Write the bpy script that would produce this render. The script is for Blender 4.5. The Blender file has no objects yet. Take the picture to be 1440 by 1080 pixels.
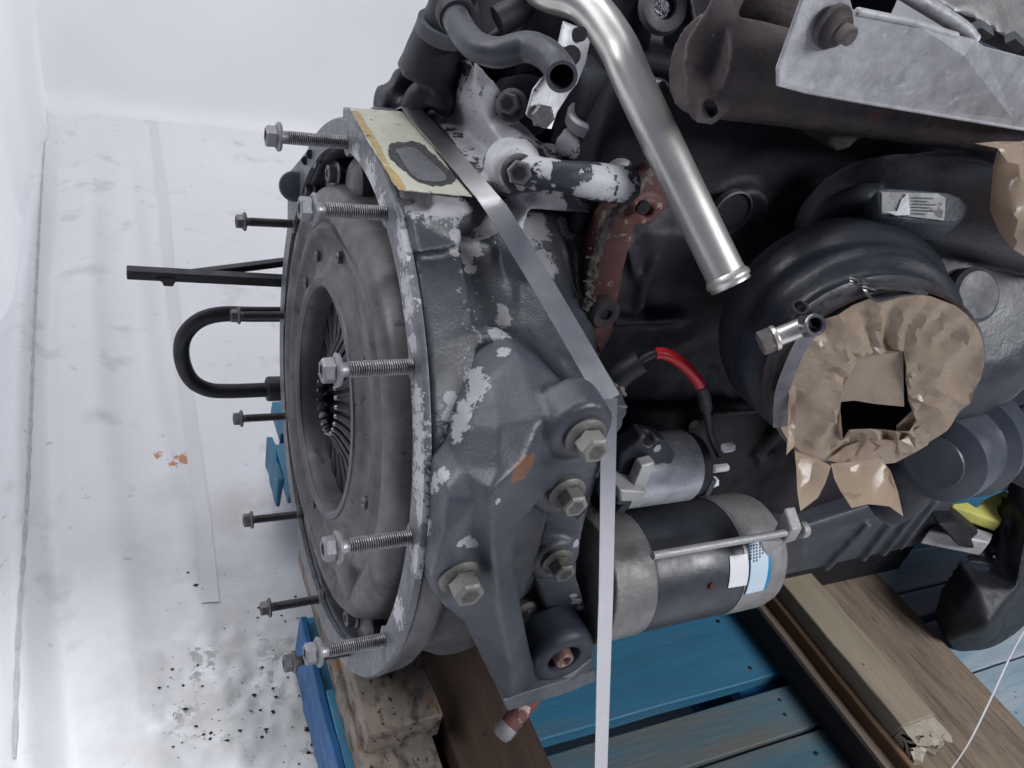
import bpy, bmesh, math, random
from mathutils import Vector, Matrix, noise as mnoise
from mathutils.geometry import delaunay_2d_cdt
random.seed(7)
S = bpy.context.scene
COL = S.collection
# ------------------------------------------------------------------ camera
AX = Matrix(((0.8933, -0.0451, 0.4471), (-0.3882, -0.5802, 0.7162), (0.2271, -0.8134, -0.5357)))
e2 = Vector(AX.col[2]).normalized(); e0 = Vector(AX.col[0]); e0 = (e0 - e2*e0.dot(e2)).normalized()
e1 = e2.cross(e0)                                   # image down
CAM = Vector((-0.20603, -0.67442, 0.51132)); FPX = 1118.23
cd = bpy.data.cameras.new('camera'); cam = bpy.data.objects.new('camera', cd); COL.objects.link(cam)
cd.sensor_width = 36; cd.lens = FPX/1440*36; cd.clip_start = .01; cd.clip_end = 100
m = Matrix((e0, -e1, -e2)).transposed().to_4x4(); m.translation = CAM; cam.matrix_world = m
S.camera = cam
# ------------------------------------------------------------------ light and exposure
S.view_settings.view_transform = 'Standard'; S.view_settings.look = 'None'
S.view_settings.exposure = 0.12; S.view_settings.gamma = 1
W = bpy.data.worlds.new("World"); S.world = W; W.use_nodes = True
W.node_tree.nodes['Background'].inputs[0].default_value = (.50, .56, .90, 1)
W.node_tree.nodes['Background'].inputs[1].default_value = 0.10
def area(name, loc, target, size, power, col=(1, 1, 1)):
    l = bpy.data.lights.new(name, 'AREA'); l.shape = 'RECTANGLE'; l.size, l.size_y = size; l.energy = power; l.color = col
    o = bpy.data.objects.new(name, l); COL.objects.link(o); o.location = loc
    o.rotation_euler = (Vector(target)-Vector(loc)).to_track_quat('-Z', 'Y').to_euler(); return o
area('daylight_left', (-1.9, .9, 2.0), (0, .7, -.3), (1.2, 1.6), 84, (.98, .985, 1))
area('daylight_front', (1.5, -2.1, 1.8), (.75, -.3, -.2), (1.3, .8), 62, (.97, .98, 1))
area('daylight_top', (-.2, .9, 2.6), (.3, 2.0, .3), (1.6, 1.6), 44, (.98, .985, 1))

# ------------------------------------------------------------------ helpers
def ray(px, py):
    return e0*((px-720)/FPX) + e1*((py-540)/FPX) + e2
def on(px, py, ax, v):
    r = ray(px, py); i = 'XYZ'.index(ax); return CAM + r*((v-CAM[i])/r[i])
def at(px, py, d):
    return CAM + ray(px, py)*d
def cdir(x, y, z):                                 # a direction given as right, up, towards the viewer
    return (e0*x - e1*y - e2*z).normalized()
def BM(): return bmesh.new()
def frame(axis):
    a = Vector(axis).normalized()
    h = Vector((0, 0, 1)) if abs(a.z) < .9 else Vector((0, 1, 0))
    u = a.cross(h).normalized(); return a, u, a.cross(u).normalized()
def lathe(bm, o, axis, prof, seg=48, closed=True, fr=None, up=None):
    """prof: list of (x along axis, r); fr(theta, i) -> (dx, dr)"""
    a, u, v = frame(axis)
    if up: v = (Vector(up)-a*a.dot(Vector(up))).normalized(); u = v.cross(a)
    rings = []
    for i, (x, r) in enumerate(prof):
        if r < 1e-6: rings.append([bm.verts.new(Vector(o)+a*x)]); continue
        L = []
        for k in range(seg):
            t = 2*math.pi*k/seg; dx, dr = fr(t, i) if fr else (0, 0)
            L.append(bm.verts.new(Vector(o)+a*(x+dx)+(u*math.cos(t)+v*math.sin(t))*(r+dr)))
        rings.append(L)
    if closed and len(rings[0]) > 1: bm.faces.new(rings[0][::-1])
    if closed and len(rings[-1]) > 1: bm.faces.new(rings[-1])
    for A, B in zip(rings, rings[1:]):
        for k in range(seg):
            k2 = (k+1) % seg
            if len(A) == 1 and len(B) == 1: continue
            if len(A) == 1: bm.faces.new((A[0], B[k], B[k2]))
            elif len(B) == 1: bm.faces.new((A[k], B[0], A[k2]))
            else: bm.faces.new((A[k], B[k], B[k2], A[k2]))
    return bm
def ringlathe(bm, o, axis, prof, seg=64, fr=None):   # closed profile loop -> tube like solid
    return lathe(bm, o, axis, list(prof)+[prof[0]], seg, False, fr)
def cyl(bm, p0, p1, r, r1=None, seg=24, bev=0):
    p0 = Vector(p0); p1 = Vector(p1); L = (p1-p0).length; r1 = r if r1 is None else r1
    if bev: prof = [(0, r-bev), (bev*.3, r-bev*.3), (bev, r), (L-bev, r1), (L-bev*.3, r1-bev*.3), (L, r1-bev)]
    else: prof = [(0, r), (L, r1)]
    return lathe(bm, p0, p1-p0, prof, seg)
def spline(P, n=8):
    P = [Vector(p) for p in P]; out = []
    Q = [P[0]*2-P[1]]+P+[P[-1]*2-P[-2]]
    for i in range(1, len(Q)-2):
        a, b, c, d = Q[i-1:i+3]
        for k in range(n):
            t = k/n; out.append(.5*((2*b)+(c-a)*t+(2*a-5*b+4*c-d)*t*t+(3*b-a-3*c+d)*t**3))
    out.append(P[-1]); return out
def tube(bm, path, r, seg=16, hollow=0, smooth=8, caps=True):
    P = spline(path, smooth) if smooth else [Vector(p) for p in path]
    rr = r if callable(r) else (lambda t: r)
    T = [(P[min(i+1, len(P)-1)]-P[max(i-1, 0)]).normalized() for i in range(len(P))]
    _, u, _ = frame(T[0]); rings = []
    for i, p in enumerate(P):
        u = (u-T[i]*u.dot(T[i])).normalized(); v = T[i].cross(u); q = rr(i/(len(P)-1))
        rings.append([bm.verts.new(p+(u*math.cos(2*math.pi*k/seg)+v*math.sin(2*math.pi*k/seg))*q) for k in range(seg)])
    def skin(R, flip=False):
        for A, B in zip(R, R[1:]):
            for k in range(seg):
                f = (A[k], A[(k+1) % seg], B[(k+1) % seg], B[k]); bm.faces.new(f[::-1] if flip else f)
    skin(rings)
    if hollow:
        n = max(4, len(P)//3); end = rings[-n:]
        inner = []
        for i in range(len(P)-n, len(P)):
            c = P[i]; inner.append([bm.verts.new(c+(w.co-c)*(1-hollow)) for w in rings[i]])
        skin(inner, True)
        for k in range(seg): bm.faces.new((rings[-1][k], rings[-1][(k+1) % seg], inner[-1][(k+1) % seg], inner[-1][k]))
        bm.faces.new(inner[0]); bm.faces.new(rings[0][::-1])
    elif caps: bm.faces.new(rings[0][::-1]); bm.faces.new(rings[-1])
    return bm
def box(bm, lo, hi, jit=0, rot=None):
    vs = []
    for x in (0, 1):
        for y in (0, 1):
            for z in (0, 1):
                p = Vector((hi[0] if x else lo[0], hi[1] if y else lo[1], hi[2] if z else lo[2]))
                if jit: p += Vector([random.uniform(-jit, jit) for _ in range(3)])
                vs.append(bm.verts.new(p))
    for f in ((0, 1, 3, 2), (4, 6, 7, 5), (0, 4, 5, 1), (2, 3, 7, 6), (0, 2, 6, 4), (1, 5, 7, 3)): bm.faces.new([vs[i] for i in f])
    return vs
def prism(bm, pts, ext):
    a = [bm.verts.new(Vector(p)) for p in pts]; b = [bm.verts.new(Vector(p)+Vector(ext)) for p in pts]
    bm.faces.new(a); bm.faces.new(b[::-1]); n = len(a)
    for i in range(n): bm.faces.new((a[i], b[i], b[(i+1) % n], a[(i+1) % n]))
def relief(bm, outer, inner=(), holes=(), ext=(0, .03, 0), ax='Y', default=None, flat=None, edges=()):
    """outer/inner/holes given as (px, py, value on axis ax); a solid whose front runs through those points"""
    pts = [Vector((p[0], p[1])) for p in outer]; vals = [p for p in outer]
    faces = [list(range(len(outer)))]; es = []
    for h in holes:
        s = len(pts); pts += [Vector((p[0], p[1])) for p in h]; vals += list(h); faces.append(list(range(s, s+len(h))))
    s = len(pts)
    for p in inner: pts.append(Vector((p[0], p[1]))); vals.append(p)
    for a, b in edges: es.append((s+a, s+b))
    R = delaunay_2d_cdt(pts, es, faces, 2, 1e-4)
    co, _, F, ov = R[0], R[1], R[2], R[3]
    P = []
    for c, o in zip(co, ov):
        if o: q = vals[o[0]]; P.append(on(q[0], q[1], ax, q[2]))
        else: P.append(on(c.x, c.y, ax, outer[0][2]))
    ext = Vector(ext)
    A = [bm.verts.new(p) for p in P]
    if flat is not None:
        i = 'XYZ'.index(ax); B = []
        for p in P: q = p.copy(); q[i] = flat; B.append(bm.verts.new(q))
    else: B = [bm.verts.new(p+ext) for p in P]
    cnt = {}
    for f in F:
        bm.faces.new([A[i] for i in f]); bm.faces.new([B[i] for i in f][::-1])
        for i in range(len(f)):
            a, b = f[i], f[(i+1) % len(f)]; cnt[(a, b)] = 1
    for (a, b) in cnt:
        if (b, a) not in cnt: bm.faces.new((A[b], A[a], B[a], B[b]))
def weld(bm, angle=35):
    bmesh.ops.recalc_face_normals(bm, faces=bm.faces[:])
    for f in bm.faces: f.smooth = True
    for e in bm.edges:
        if len(e.link_faces) == 2 and e.calc_face_angle(0) > math.radians(angle): e.smooth = False
def wloc(o):
    p = Vector((0, 0, 0))
    while o: p += o.location; o = o.parent
    return p
def obj(name, bm, mat, parent=None, label=None, angle=35, bev=0, kind=None, keep=False):
    if not keep: weld(bm, angle)
    me = bpy.data.meshes.new(name)
    lo = Vector([min(v.co[i] for v in bm.verts) for i in range(3)]); hi = Vector([max(v.co[i] for v in bm.verts) for i in range(3)])
    c = (lo+hi)/2
    if parent is None: c.z = lo.z
    for v in bm.verts: v.co -= c
    bm.to_mesh(me); bm.free(); me.materials.append(mat)
    o = bpy.data.objects.new(name, me); COL.objects.link(o)
    if parent: o.parent = parent; o.location = c-wloc(parent)
    else: o.location = c
    if bev:
        b = o.modifiers.new('bevel', 'BEVEL'); b.width = bev; b.segments = 2; b.limit_method = 'ANGLE'; b.angle_limit = math.radians(40)
    if label: o['label'] = label
    if kind: o['kind'] = kind
    return o
def cast(name, bm, mat, parent, voxel=.003, smooth=4, rough=.0006, cut=None, label=None, nscale=45, keepall=False):
    """merge overlapping solids into one rounded casting"""
    bmesh.ops.recalc_face_normals(bm, faces=bm.faces[:])
    me = bpy.data.meshes.new('t'); bm.to_mesh(me); bm.free(); o = bpy.data.objects.new('t', me); COL.objects.link(o)
    r = o.modifiers.new('r', 'REMESH'); r.mode = 'VOXEL'; r.voxel_size = voxel
    co = None
    if cut:
        bmesh.ops.recalc_face_normals(cut, faces=cut.faces[:])
        cm = bpy.data.meshes.new('c'); cut.to_mesh(cm); cut.free(); co = bpy.data.objects.new('c', cm); COL.objects.link(co)
        b = o.modifiers.new('b', 'BOOLEAN'); b.object = co; b.operation = 'DIFFERENCE'; b.solver = 'EXACT'
        r2 = o.modifiers.new('r2', 'REMESH'); r2.mode = 'VOXEL'; r2.voxel_size = voxel
    sm = o.modifiers.new('s', 'SMOOTH'); sm.factor = .5; sm.iterations = smooth
    dg = bpy.context.evaluated_depsgraph_get(); ev = o.evaluated_get(dg); nm = bpy.data.meshes.new_from_object(ev)
    bpy.data.objects.remove(o)
    if co: bpy.data.objects.remove(co)
    b2 = BM(); b2.from_mesh(nm); bpy.data.meshes.remove(nm)
    left = set(b2.verts); comps = []
    while left:
        st_ = [left.pop()]; comp = [st_[0]]
        while st_:
            q_ = st_.pop()
            for e_ in q_.link_edges:
                w_ = e_.other_vert(q_)
                if w_ in left: left.remove(w_); st_.append(w_); comp.append(w_)
        comps.append(comp)
    big = max(len(c_) for c_ in comps)
    for c_ in comps:
        if len(c_) < (12 if keepall else big): bmesh.ops.delete(b2, geom=c_, context='VERTS')
    for v in b2.verts:
        n = mnoise.noise(v.co*nscale)*.7+mnoise.noise(v.co*nscale*3)*.3
        v.co += v.normal*n*rough
    for f in b2.faces: f.smooth = True
    return obj(name, b2, mat, parent, label, keep=True)
def empty(name, loc, parent=None, label=None, cat=None, group=None):
    o = bpy.data.objects.new(name, None); COL.objects.link(o); o.empty_display_size = .05
    o.parent = parent; o.location = Vector(loc)-(wloc(parent) if parent else Vector())
    tag(o, label, cat, group); return o
def tag(o, label=None, cat=None, group=None, kind=None):
    for k, v in (('label', label), ('category', cat), ('group', group), ('kind', kind)):
        if v: o[k] = v
    return o
# ------------------------------------------------------------------ materials
def mat(name, col, col2=None, rough=.5, metal=0, nscale=20, bump=.15, bscale=150, patches=(), pcol=(.5, .5, .5), pamp=1.0, pnoise=70,
        prough=None, specks=None, edge=None, rvar=.12, stretch=None, coat=0, trans=0, patches2=(), pcol2=None, p2=(.5, 50), spec=.5, smudge=None, grime_shade=0, ppeak=1):
    M = bpy.data.materials.new(name); M.use_nodes = True; nt = M.node_tree; N = nt.nodes; Lk = nt.links
    bs = N['Principled BSDF']; geo = N.new('ShaderNodeNewGeometry'); pos = geo.outputs['Position']
    def link(a, b): Lk.new(a, b)
    def mth(op, a, b=None, c=None, clamp=False):
        n = N.new('ShaderNodeMath'); n.operation = op; n.use_clamp = clamp
        for i, x in enumerate((a, b, c)):
            if x is None: continue
            if isinstance(x, (int, float)): n.inputs[i].default_value = x
            else: link(x, n.inputs[i])
        return n.outputs[0]
    vec = pos
    if stretch:
        mp = N.new('ShaderNodeMapping'); mp.inputs['Scale'].default_value = stretch; link(pos, mp.inputs[0]); vec = mp.outputs[0]
    def noi(scale, det=6, r=.6, v=None):
        n = N.new('ShaderNodeTexNoise'); n.inputs['Scale'].default_value = scale; n.inputs['Detail'].default_value = det
        n.inputs['Roughness'].default_value = r; link(v or vec, n.inputs['Vector']); return n.outputs['Fac']
    def rng(x, a, b, c=0., d=1.):
        n = N.new('ShaderNodeMapRange'); n.clamp = True
        for i, q in enumerate((x, a, b, c, d)):
            if isinstance(q, (int, float)): n.inputs[i].default_value = q
            else: link(q, n.inputs[i])
        return n.outputs[0]
    def mix(f, a, b):
        n = N.new('ShaderNodeMix'); n.data_type = 'RGBA'
        if isinstance(f, (int, float)): n.inputs[0].default_value = f
        else: link(f, n.inputs[0])
        for i, x in ((6, a), (7, b)):
            if isinstance(x, tuple): n.inputs[i].default_value = (*x[:3], 1)
            else: link(x, n.inputs[i])
        return n.outputs[2]
    col2 = col2 or tuple(c*.6 for c in col)
    nz = noi(nscale, 8, .65)
    c = mix(rng(nz, .3, .7), col2, col)
    rgh = rng(noi(nscale*2.3, 5), .3, .7, max(.03, rough-rvar), min(1, rough+rvar))
    if edge:
        c = mix(rng(mth('ADD', geo.outputs['Pointiness'], mth('MULTIPLY', mth('SUBTRACT', noi(90, 5), .5), .05)), .53, .58), c, edge)
    def pmask(pt, amp, ns, peak=1):
        acc = None
        for (ct, r) in pt:
            d = N.new('ShaderNodeVectorMath'); d.operation = 'DISTANCE'; link(pos, d.inputs[0]); d.inputs[1].default_value = tuple(ct)
            q = rng(d.outputs['Value'], r*.2, r, 1, 0)
            acc = q if acc is None else mth('MAXIMUM', acc, q)
        if peak < 1: acc = mth('MULTIPLY', acc, peak)
        n1 = mth('MULTIPLY', mth('SUBTRACT', noi(ns, 9, .72, pos), .5), amp*2.6)
        n1 = mth('MULTIPLY', n1, rng(acc, 0, .12))
        return rng(mth('ADD', acc, n1), .47, .53)
    if patches:
        pm = pmask(patches, pamp, pnoise, ppeak)
        pc = mix(rng(noi(40, 6), .35, .7), tuple(x*.8 for x in pcol), pcol)
        c = mix(pm, c, pc)
        if prough is not None:
            rgh = mth('ADD', mth('MULTIPLY', rgh, mth('SUBTRACT', 1, pm)), mth('MULTIPLY', pm, prough))
    if patches2:
        c = mix(pmask(patches2, *p2), c, pcol2)
    if grime_shade:
        cav = rng(geo.outputs['Pointiness'], .42, .50, 1, 0)  # besides grime, recess shade is put into the colour for deeper contrast
        gm = mth('MULTIPLY', rng(noi(9, 9, .7, pos), .42, .68), grime_shade, None, True)
        gm = mth('MAXIMUM', gm, mth('MULTIPLY', cav, mth('MULTIPLY', rng(noi(60, 6, .7, pos), .3, .6), min(1, grime_shade*1.4))))
        gm = mth('MAXIMUM', gm, mth('MULTIPLY', rng(noi(75, 8, .75, pos), .56, .66), grime_shade*.8))
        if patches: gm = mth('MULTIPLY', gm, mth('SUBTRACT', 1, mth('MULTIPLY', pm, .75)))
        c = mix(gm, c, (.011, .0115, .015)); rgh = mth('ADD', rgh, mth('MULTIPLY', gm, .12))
    for sp in (specks or ()):                     # (colour, scale, threshold)
        c = mix(rng(noi(sp[1], sp[3] if len(sp) > 3 else 3, .6, vec if len(sp) > 4 else pos), sp[2], sp[2]+(sp[4] if len(sp) > 4 else .03)), c, sp[0])
    if smudge:
        for cc, ctr, r, mm in smudge:
            d = N.new('ShaderNodeVectorMath'); d.operation = 'DISTANCE'; link(pos, d.inputs[0]); d.inputs[1].default_value = tuple(ctr)
            q = rng(d.outputs['Value'], 0, r, mm, 0); c = mix(mth('MULTIPLY', q, rng(noi(14, 6, .6, pos), .3, .65)), c, cc)
    if isinstance(c, tuple): bs.inputs['Base Color'].default_value = (*c, 1)
    else: link(c, bs.inputs['Base Color'])
    link(rgh, bs.inputs['Roughness']); bs.inputs['Metallic'].default_value = metal
    bs.inputs['Specular IOR Level'].default_value = spec
    if coat: bs.inputs['Coat Weight'].default_value = coat; bs.inputs['Coat Roughness'].default_value = .15
    if bump:
        b = N.new('ShaderNodeBump'); b.inputs['Strength'].default_value = bump; b.inputs['Distance'].default_value = .002
        h = noi(bscale, 6, .6)
        if patches: h = mth('ADD', h, mth('MULTIPLY', pm, .6))
        link(h, b.inputs['Height']); link(b.outputs[0], bs.inputs['Normal'])
    if trans:
        tr = N.new('ShaderNodeBsdfTranslucent'); tr.inputs[0].default_value = (*col, 1); ms = N.new('ShaderNodeMixShader'); ms.inputs[0].default_value = trans
        link(bs.outputs[0], ms.inputs[1]); link(tr.outputs[0], ms.inputs[2]); link(ms.outputs[0], N['Material Output'].inputs[0])
    return M
SIL = (.54, .54, .57)
P = on
bell_p = [((0.0752, -0.1262, 0.2591), 0.0180), ((0.0580, -0.1204, 0.2427), 0.0135), ((0.0681, -0.1220, 0.2406), 0.0120), ((0.0576, -0.1298, 0.2365), 0.0120), ((0.0420, -0.1404, 0.2478), 0.0090), ((0.0599, -0.1389, 0.2309), 0.0090), ((0.0698, -0.1967, 0.2051), 0.0150), ((0.0824, -0.1729, 0.2023), 0.0120), ((0.0827, -0.1657, 0.2081), 0.0090), ((0.0641, -0.2172, 0.2006), 0.0120), ((0.0402, -0.2259, 0.1844), 0.0180), ((0.0387, -0.2370, 0.1824), 0.0210), ((0.0340, -0.2419, 0.1764), 0.0165), ((0.0276, -0.2436, 0.1680), 0.0180), ((0.0243, -0.2499, 0.1618), 0.0240), ((0.0212, -0.2533, 0.1538), 0.0180), ((0.0210, -0.2298, 0.1683), 0.0090), ((0.0193, -0.2374, 0.1572), 0.0090), ((0.0063, -0.2751, 0.1325), 0.0150), ((0.0045, -0.2702, 0.1213), 0.0150), ((0.0019, -0.2634, 0.1107), 0.0120), ((0.1178, -0.1009, 0.2656), 0.0390), ((0.0881, -0.1531, 0.2696), 0.0300), ((0.1329, -0.0986, 0.2504), 0.0270), ((0.0937, -0.1660, 0.2626), 0.0300), ((0.1342, -0.1272, 0.2304), 0.0270), ((0.0927, -0.1918, 0.2461), 0.0270), ((0.1015, -0.2035, 0.2402), 0.0210), ((0.0401, -0.1386, 0.2605), 0.0090), ((0.1074, -0.2147, 0.2340), 0.0150), ((0.1147, -0.2311, 0.2246), 0.0150), ((0.1608, -0.1500, 0.2237), 0.0120), ((0.1705, -0.0931, 0.2510), 0.0180), ((0.1766, -0.0999, 0.2683), 0.0150), ((0.0266, -0.1190, 0.2786), 0.0300), ((0.0216, -0.0978, 0.2713), 0.0270), ((0.0402, -0.1195, 0.2790), 0.0180)]
bell_p += [((0.0226, -0.1115, 0.2744), 0.0374), ((0.0175, -0.0925, 0.2699), 0.0272), ((0.0356, -0.1211, 0.2777), 0.0306), ((0.0456, -0.1227, 0.2766), 0.0170)]
bulge_p = [((0.0146, -0.2855, -0.0004), 0.0450), ((0.0525, -0.2660, -0.0618), 0.0600), ((0.0860, -0.2486, -0.1245), 0.0600), ((0.0475, -0.2569, -0.0917), 0.0450), ((0.0977, -0.1439, -0.3027), 0.0300), ((0.0000, -0.2789, -0.0499), 0.0300)]
brk_p = [((0.0256, -0.2999, 0.0862), 0.0090), ((0.0317, -0.2998, 0.0827), 0.0120), ((0.0215, -0.3011, 0.0845), 0.0075), ((0.1629, -0.2632, 0.0185), 0.0090), ((0.1942, -0.2602, -0.0705), 0.0120), ((0.1871, -0.2593, -0.0623), 0.0090), ((0.2006, -0.2601, -0.0828), 0.0090), ((0.0375, -0.3086, 0.1328), 0.0060), ((0.0036, -0.2749, 0.0804), 0.0150)]
rust_p = [((0.0516, -0.3026, 0.1509), 0.0150), ((0.0549, -0.3009, 0.1545), 0.0180), ((0.0585, -0.2988, 0.1577), 0.0150), ((0.0635, -0.2957, 0.1592), 0.0090), ((0.0488, -0.3041, 0.1478), 0.0090)]
splat_p = [(P(690, 380, 'Y', -.165), .05), (P(690, 440, 'Y', -.19), .05), (P(690, 500, 'Y', -.22), .045)]
M_bell = mat('grey_painted_casting', grime_shade=0.62, col=(.072, .078, .094), col2=(.036, .040, .051), rough=.40, nscale=14, bump=.25, bscale=420, patches=bell_p, pcol=(.34, .34, .36), pamp=1.0, pnoise=110, prough=.45, patches2=splat_p, pcol2=(.30, .30, .32), p2=(1.0, 240, .38), smudge=[((.21, .205, .2), c, r, .8) for c, r in bulge_p],
             specks=[((.015, .016, .02), 130, .73)], edge=(.13, .14, .16))
M_rim = mat('bare_flange_rim', grime_shade=0.35, col=(.20, .205, .23), col2=(.09, .095, .11), rough=.42, metal=.2, nscale=60, bump=.3, bscale=300,
            patches=[(P(x, y, 'X', 0), r) for x, y, r in ((590, 640, .018), (589, 600, .02), (586, 560, .018), (591, 680, .022), (592, 715, .02), (575, 430, .018), (570, 400, .016), (567, 350, .018), (560, 860, .02), (585, 790, .022), (520, 255, .028), (500, 222, .018), (536, 290, .018), (566, 330, .02), (580, 480, .014))],
            pcol=(.48, .48, .51), pamp=1.8, pnoise=170, prough=.5)
up_p = [((0.0906, 0.0015, 0.3554), 0.0280), ((0.0952, -0.0018, 0.3415), 0.0360), ((0.1299, 0.0498, 0.3366), 0.0280), ((0.0953, 0.0156, 0.3168), 0.0320), ((0.0987, -0.0150, 0.3273), 0.0360), ((0.1017, -0.0342, 0.3401), 0.0280), ((0.0994, 0.0450, 0.2973), 0.0280), ((0.1027, 0.0070, 0.3007), 0.0440), ((0.1043, -0.0299, 0.3075), 0.0480), ((0.1176, -0.0362, 0.3143), 0.0360), ((0.0931, 0.0027, 0.2878), 0.0280), ((0.0830, -0.0943, 0.3139), 0.0400), ((0.1056, -0.0896, 0.3232), 0.0360), ((0.1684, -0.0051, 0.3012), 0.0400), ((0.1050, -0.1070, 0.3207), 0.0360), ((0.1630, -0.0376, 0.3059), 0.0360), ((0.0799, -0.0935, 0.3012), 0.0320), ((0.0854, -0.1073, 0.3132), 0.0280), ((0.1638, -0.0619, 0.3248), 0.0280), ((0.1626, -0.0713, 0.3406), 0.0200), ((0.1859, -0.0999, 0.3282), 0.0280), ((0.1710, -0.1407, 0.3244), 0.0320), ((0.1559, -0.1496, 0.3136), 0.0240), ((0.1776, -0.1477, 0.3143), 0.0280), ((0.1449, -0.1485, 0.3075), 0.0160), ((0.1229, -0.0973, 0.2709), 0.0360), ((0.1407, -0.0912, 0.2555), 0.0400), ((0.1159, -0.1068, 0.2550), 0.0320), ((0.0722, -0.1394, 0.2808), 0.0280), ((0.0799, -0.1566, 0.2710), 0.0280), ((0.1452, -0.1007, 0.2737), 0.0200), ((0.0978, 0.0102, 0.3123), 0.0400), ((0.0883, 0.0319, 0.3106), 0.0160)]
up_p = [(c, r*(1.15 if i not in (21, 23) else .7)) for i, (c, r) in enumerate(up_p)]
M_upper = mat('flaking_silver_casting', grime_shade=0.60, col=(.050, .055, .070), col2=(.02, .023, .034), rough=.5, nscale=18, bump=.3, bscale=260, patches=up_p, pcol=SIL, pamp=1.35, pnoise=85, prough=.5, edge=(.12, .125, .15))
M_brk = mat('bracket_paint', grime_shade=0.50, col=(.080, .090, .110), col2=(.046, .053, .068), rough=.40, nscale=12, bump=.22, bscale=400, edge=(.17, .18, .21),
            patches=[(c, r*.75) for c, r in brk_p+bell_p], pcol=(.4, .41, .44), pamp=1.0, pnoise=200,
            patches2=[(c, r*.72) for c, r in rust_p], p2=(1.1, 130), pcol2=(.19, .085, .04), specks=[((.012, .013, .016), 120, .74), ((.3, .31, .34), 260, .76)])
M_clutch = mat('worn_pressed_steel', grime_shade=0.50, col=(.150, .140, .145), col2=(.060, .055, .060), rough=.45, metal=.35, nscale=16, bump=.12, bscale=90, specks=[((.04, .038, .045), 60, .66)], rvar=.16, stretch=(1, 1, 1))
M_clutch2 = mat('clutch_rim_steel', (.12, .12, .135), (.07, .07, .082), rough=.42, metal=.5, nscale=22, bump=.08)
M_finger = mat('spring_steel', (.05, .05, .06), (.02, .02, .028), rough=.4, metal=.7, nscale=40, bump=.1)
M_tip = mat('polished_tip', (.34, .34, .36), (.2, .2, .22), rough=.3, metal=.9, nscale=90, bump=0)
M_black = mat('oily_black', (.012, .013, .018), (.006, .006, .009), rough=.6, nscale=20, bump=.2)
M_flyw = mat('flywheel_steel', (.045, .045, .055), (.02, .02, .027), rough=.5, metal=.4, nscale=30, bump=.2)
M_zinc = mat('oxidised_bolt_steel', (.15, .147, .152), (.07, .067, .072), rough=.38, metal=.75, nscale=180, bump=.25, bscale=500, rvar=.15, edge=(.4, .4, .42))
M_hbolt = mat('oxidised_bolt_head', (.055, .054, .06), (.03, .03, .034), rough=.42, metal=.3, nscale=160, bump=.3, bscale=500, edge=(.22, .22, .24))
M_dbolt = mat('black_oxide_bolt', (.05, .048, .055), (.022, .021, .026), rough=.45, metal=.6, nscale=150, bump=.25, bscale=500, edge=(.14, .135, .145))
M_gbolt = mat('dull_galvanised_bolt', grime_shade=0.40, col=(.125, .118, .112), col2=(.065, .06, .057), rough=.5, metal=.35, nscale=110, bump=.3, bscale=350, edge=(.28, .27, .25), specks=[((.13, .09, .05), 70, .66)])
M_dark = mat('dark_engine_casting', (.013, .012, .023), (.0045, .0045, .012), rough=.6, nscale=14, bump=.4, bscale=120, edge=(.032, .033, .05), smudge=[((.024, .018, .022), P(1000, 300, 'Y', -.12), .22, .8)])
M_dark2 = mat('dark_slate_casting', grime_shade=0.60, col=(.022, .025, .038), col2=(.010, .012, .020), rough=.5, nscale=18, bump=.3, bscale=200, edge=(.08, .085, .10))
M_brown = mat('dusty_brown_casting', (.020, .014, .018), (.009, .007, .011), rough=.75, nscale=16, bump=.4, bscale=140, edge=(.06, .05, .055))
M_red = mat('red_primer', (.125, .042, .038), (.06, .026, .028), rough=.65, nscale=40, bump=.3, bscale=250, specks=[((.22, .18, .15), 90, .62)])
M_rust = mat('rusty_manifold_iron', grime_shade=0.60, col=(.075, .060, .062), col2=(.036, .027, .031), rough=.72, nscale=28, bump=.5, bscale=240, specks=[((.03, .022, .026), 120, .68), ((.2, .17, .165), 260, .7)],
             patches2=[(P(1275, 172, 'Y', -.22), .04)], pcol2=(.14, .05, .055), edge=(.17, .145, .14))
M_shield = mat('heat_stained_aluminised_steel', (.37, .37, .385), (.21, .21, .23), rough=.5, metal=.15, nscale=55, bump=.35, bscale=200, specks=[((.24, .24, .26), 110, .60, 7, .25), ((.58, .58, .60), 60, .6, 7, .2)], edge=(.6, .6, .62))
M_chrome = mat('bright_tube_steel', (.78, .76, .73), (.60, .57, .54), rough=.36, metal=.8, nscale=6, bump=.03, bscale=60, specks=[((.12, .1, .09), 230, .75)], rvar=.08)
M_plate = mat('zinc_bracket', (.50, .50, .53), (.33, .33, .36), rough=.42, metal=.3, nscale=30, bump=.2, bscale=150, specks=[((.08, .08, .09), 110, .68)])
M_alu = mat('raw_aluminium_casting', grime_shade=0.30, col=(.30, .295, .29), col2=(.17, .165, .165), rough=.5, metal=.35, nscale=30, bump=.35, bscale=260, specks=[((.09, .09, .09), 130, .7)], edge=(.42, .42, .42))
M_start = mat('starter_black_paint', grime_shade=0.30, col=(.052, .057, .070), col2=(.038, .042, .052), rough=.38, nscale=16, bump=.1, bscale=200)
M_solen = mat('galvanised_solenoid', (.60, .62, .66), (.36, .38, .42), rough=.32, metal=.35, nscale=24, bump=.15, bscale=80, specks=[((.7, .72, .76), 75, .64)])
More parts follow.
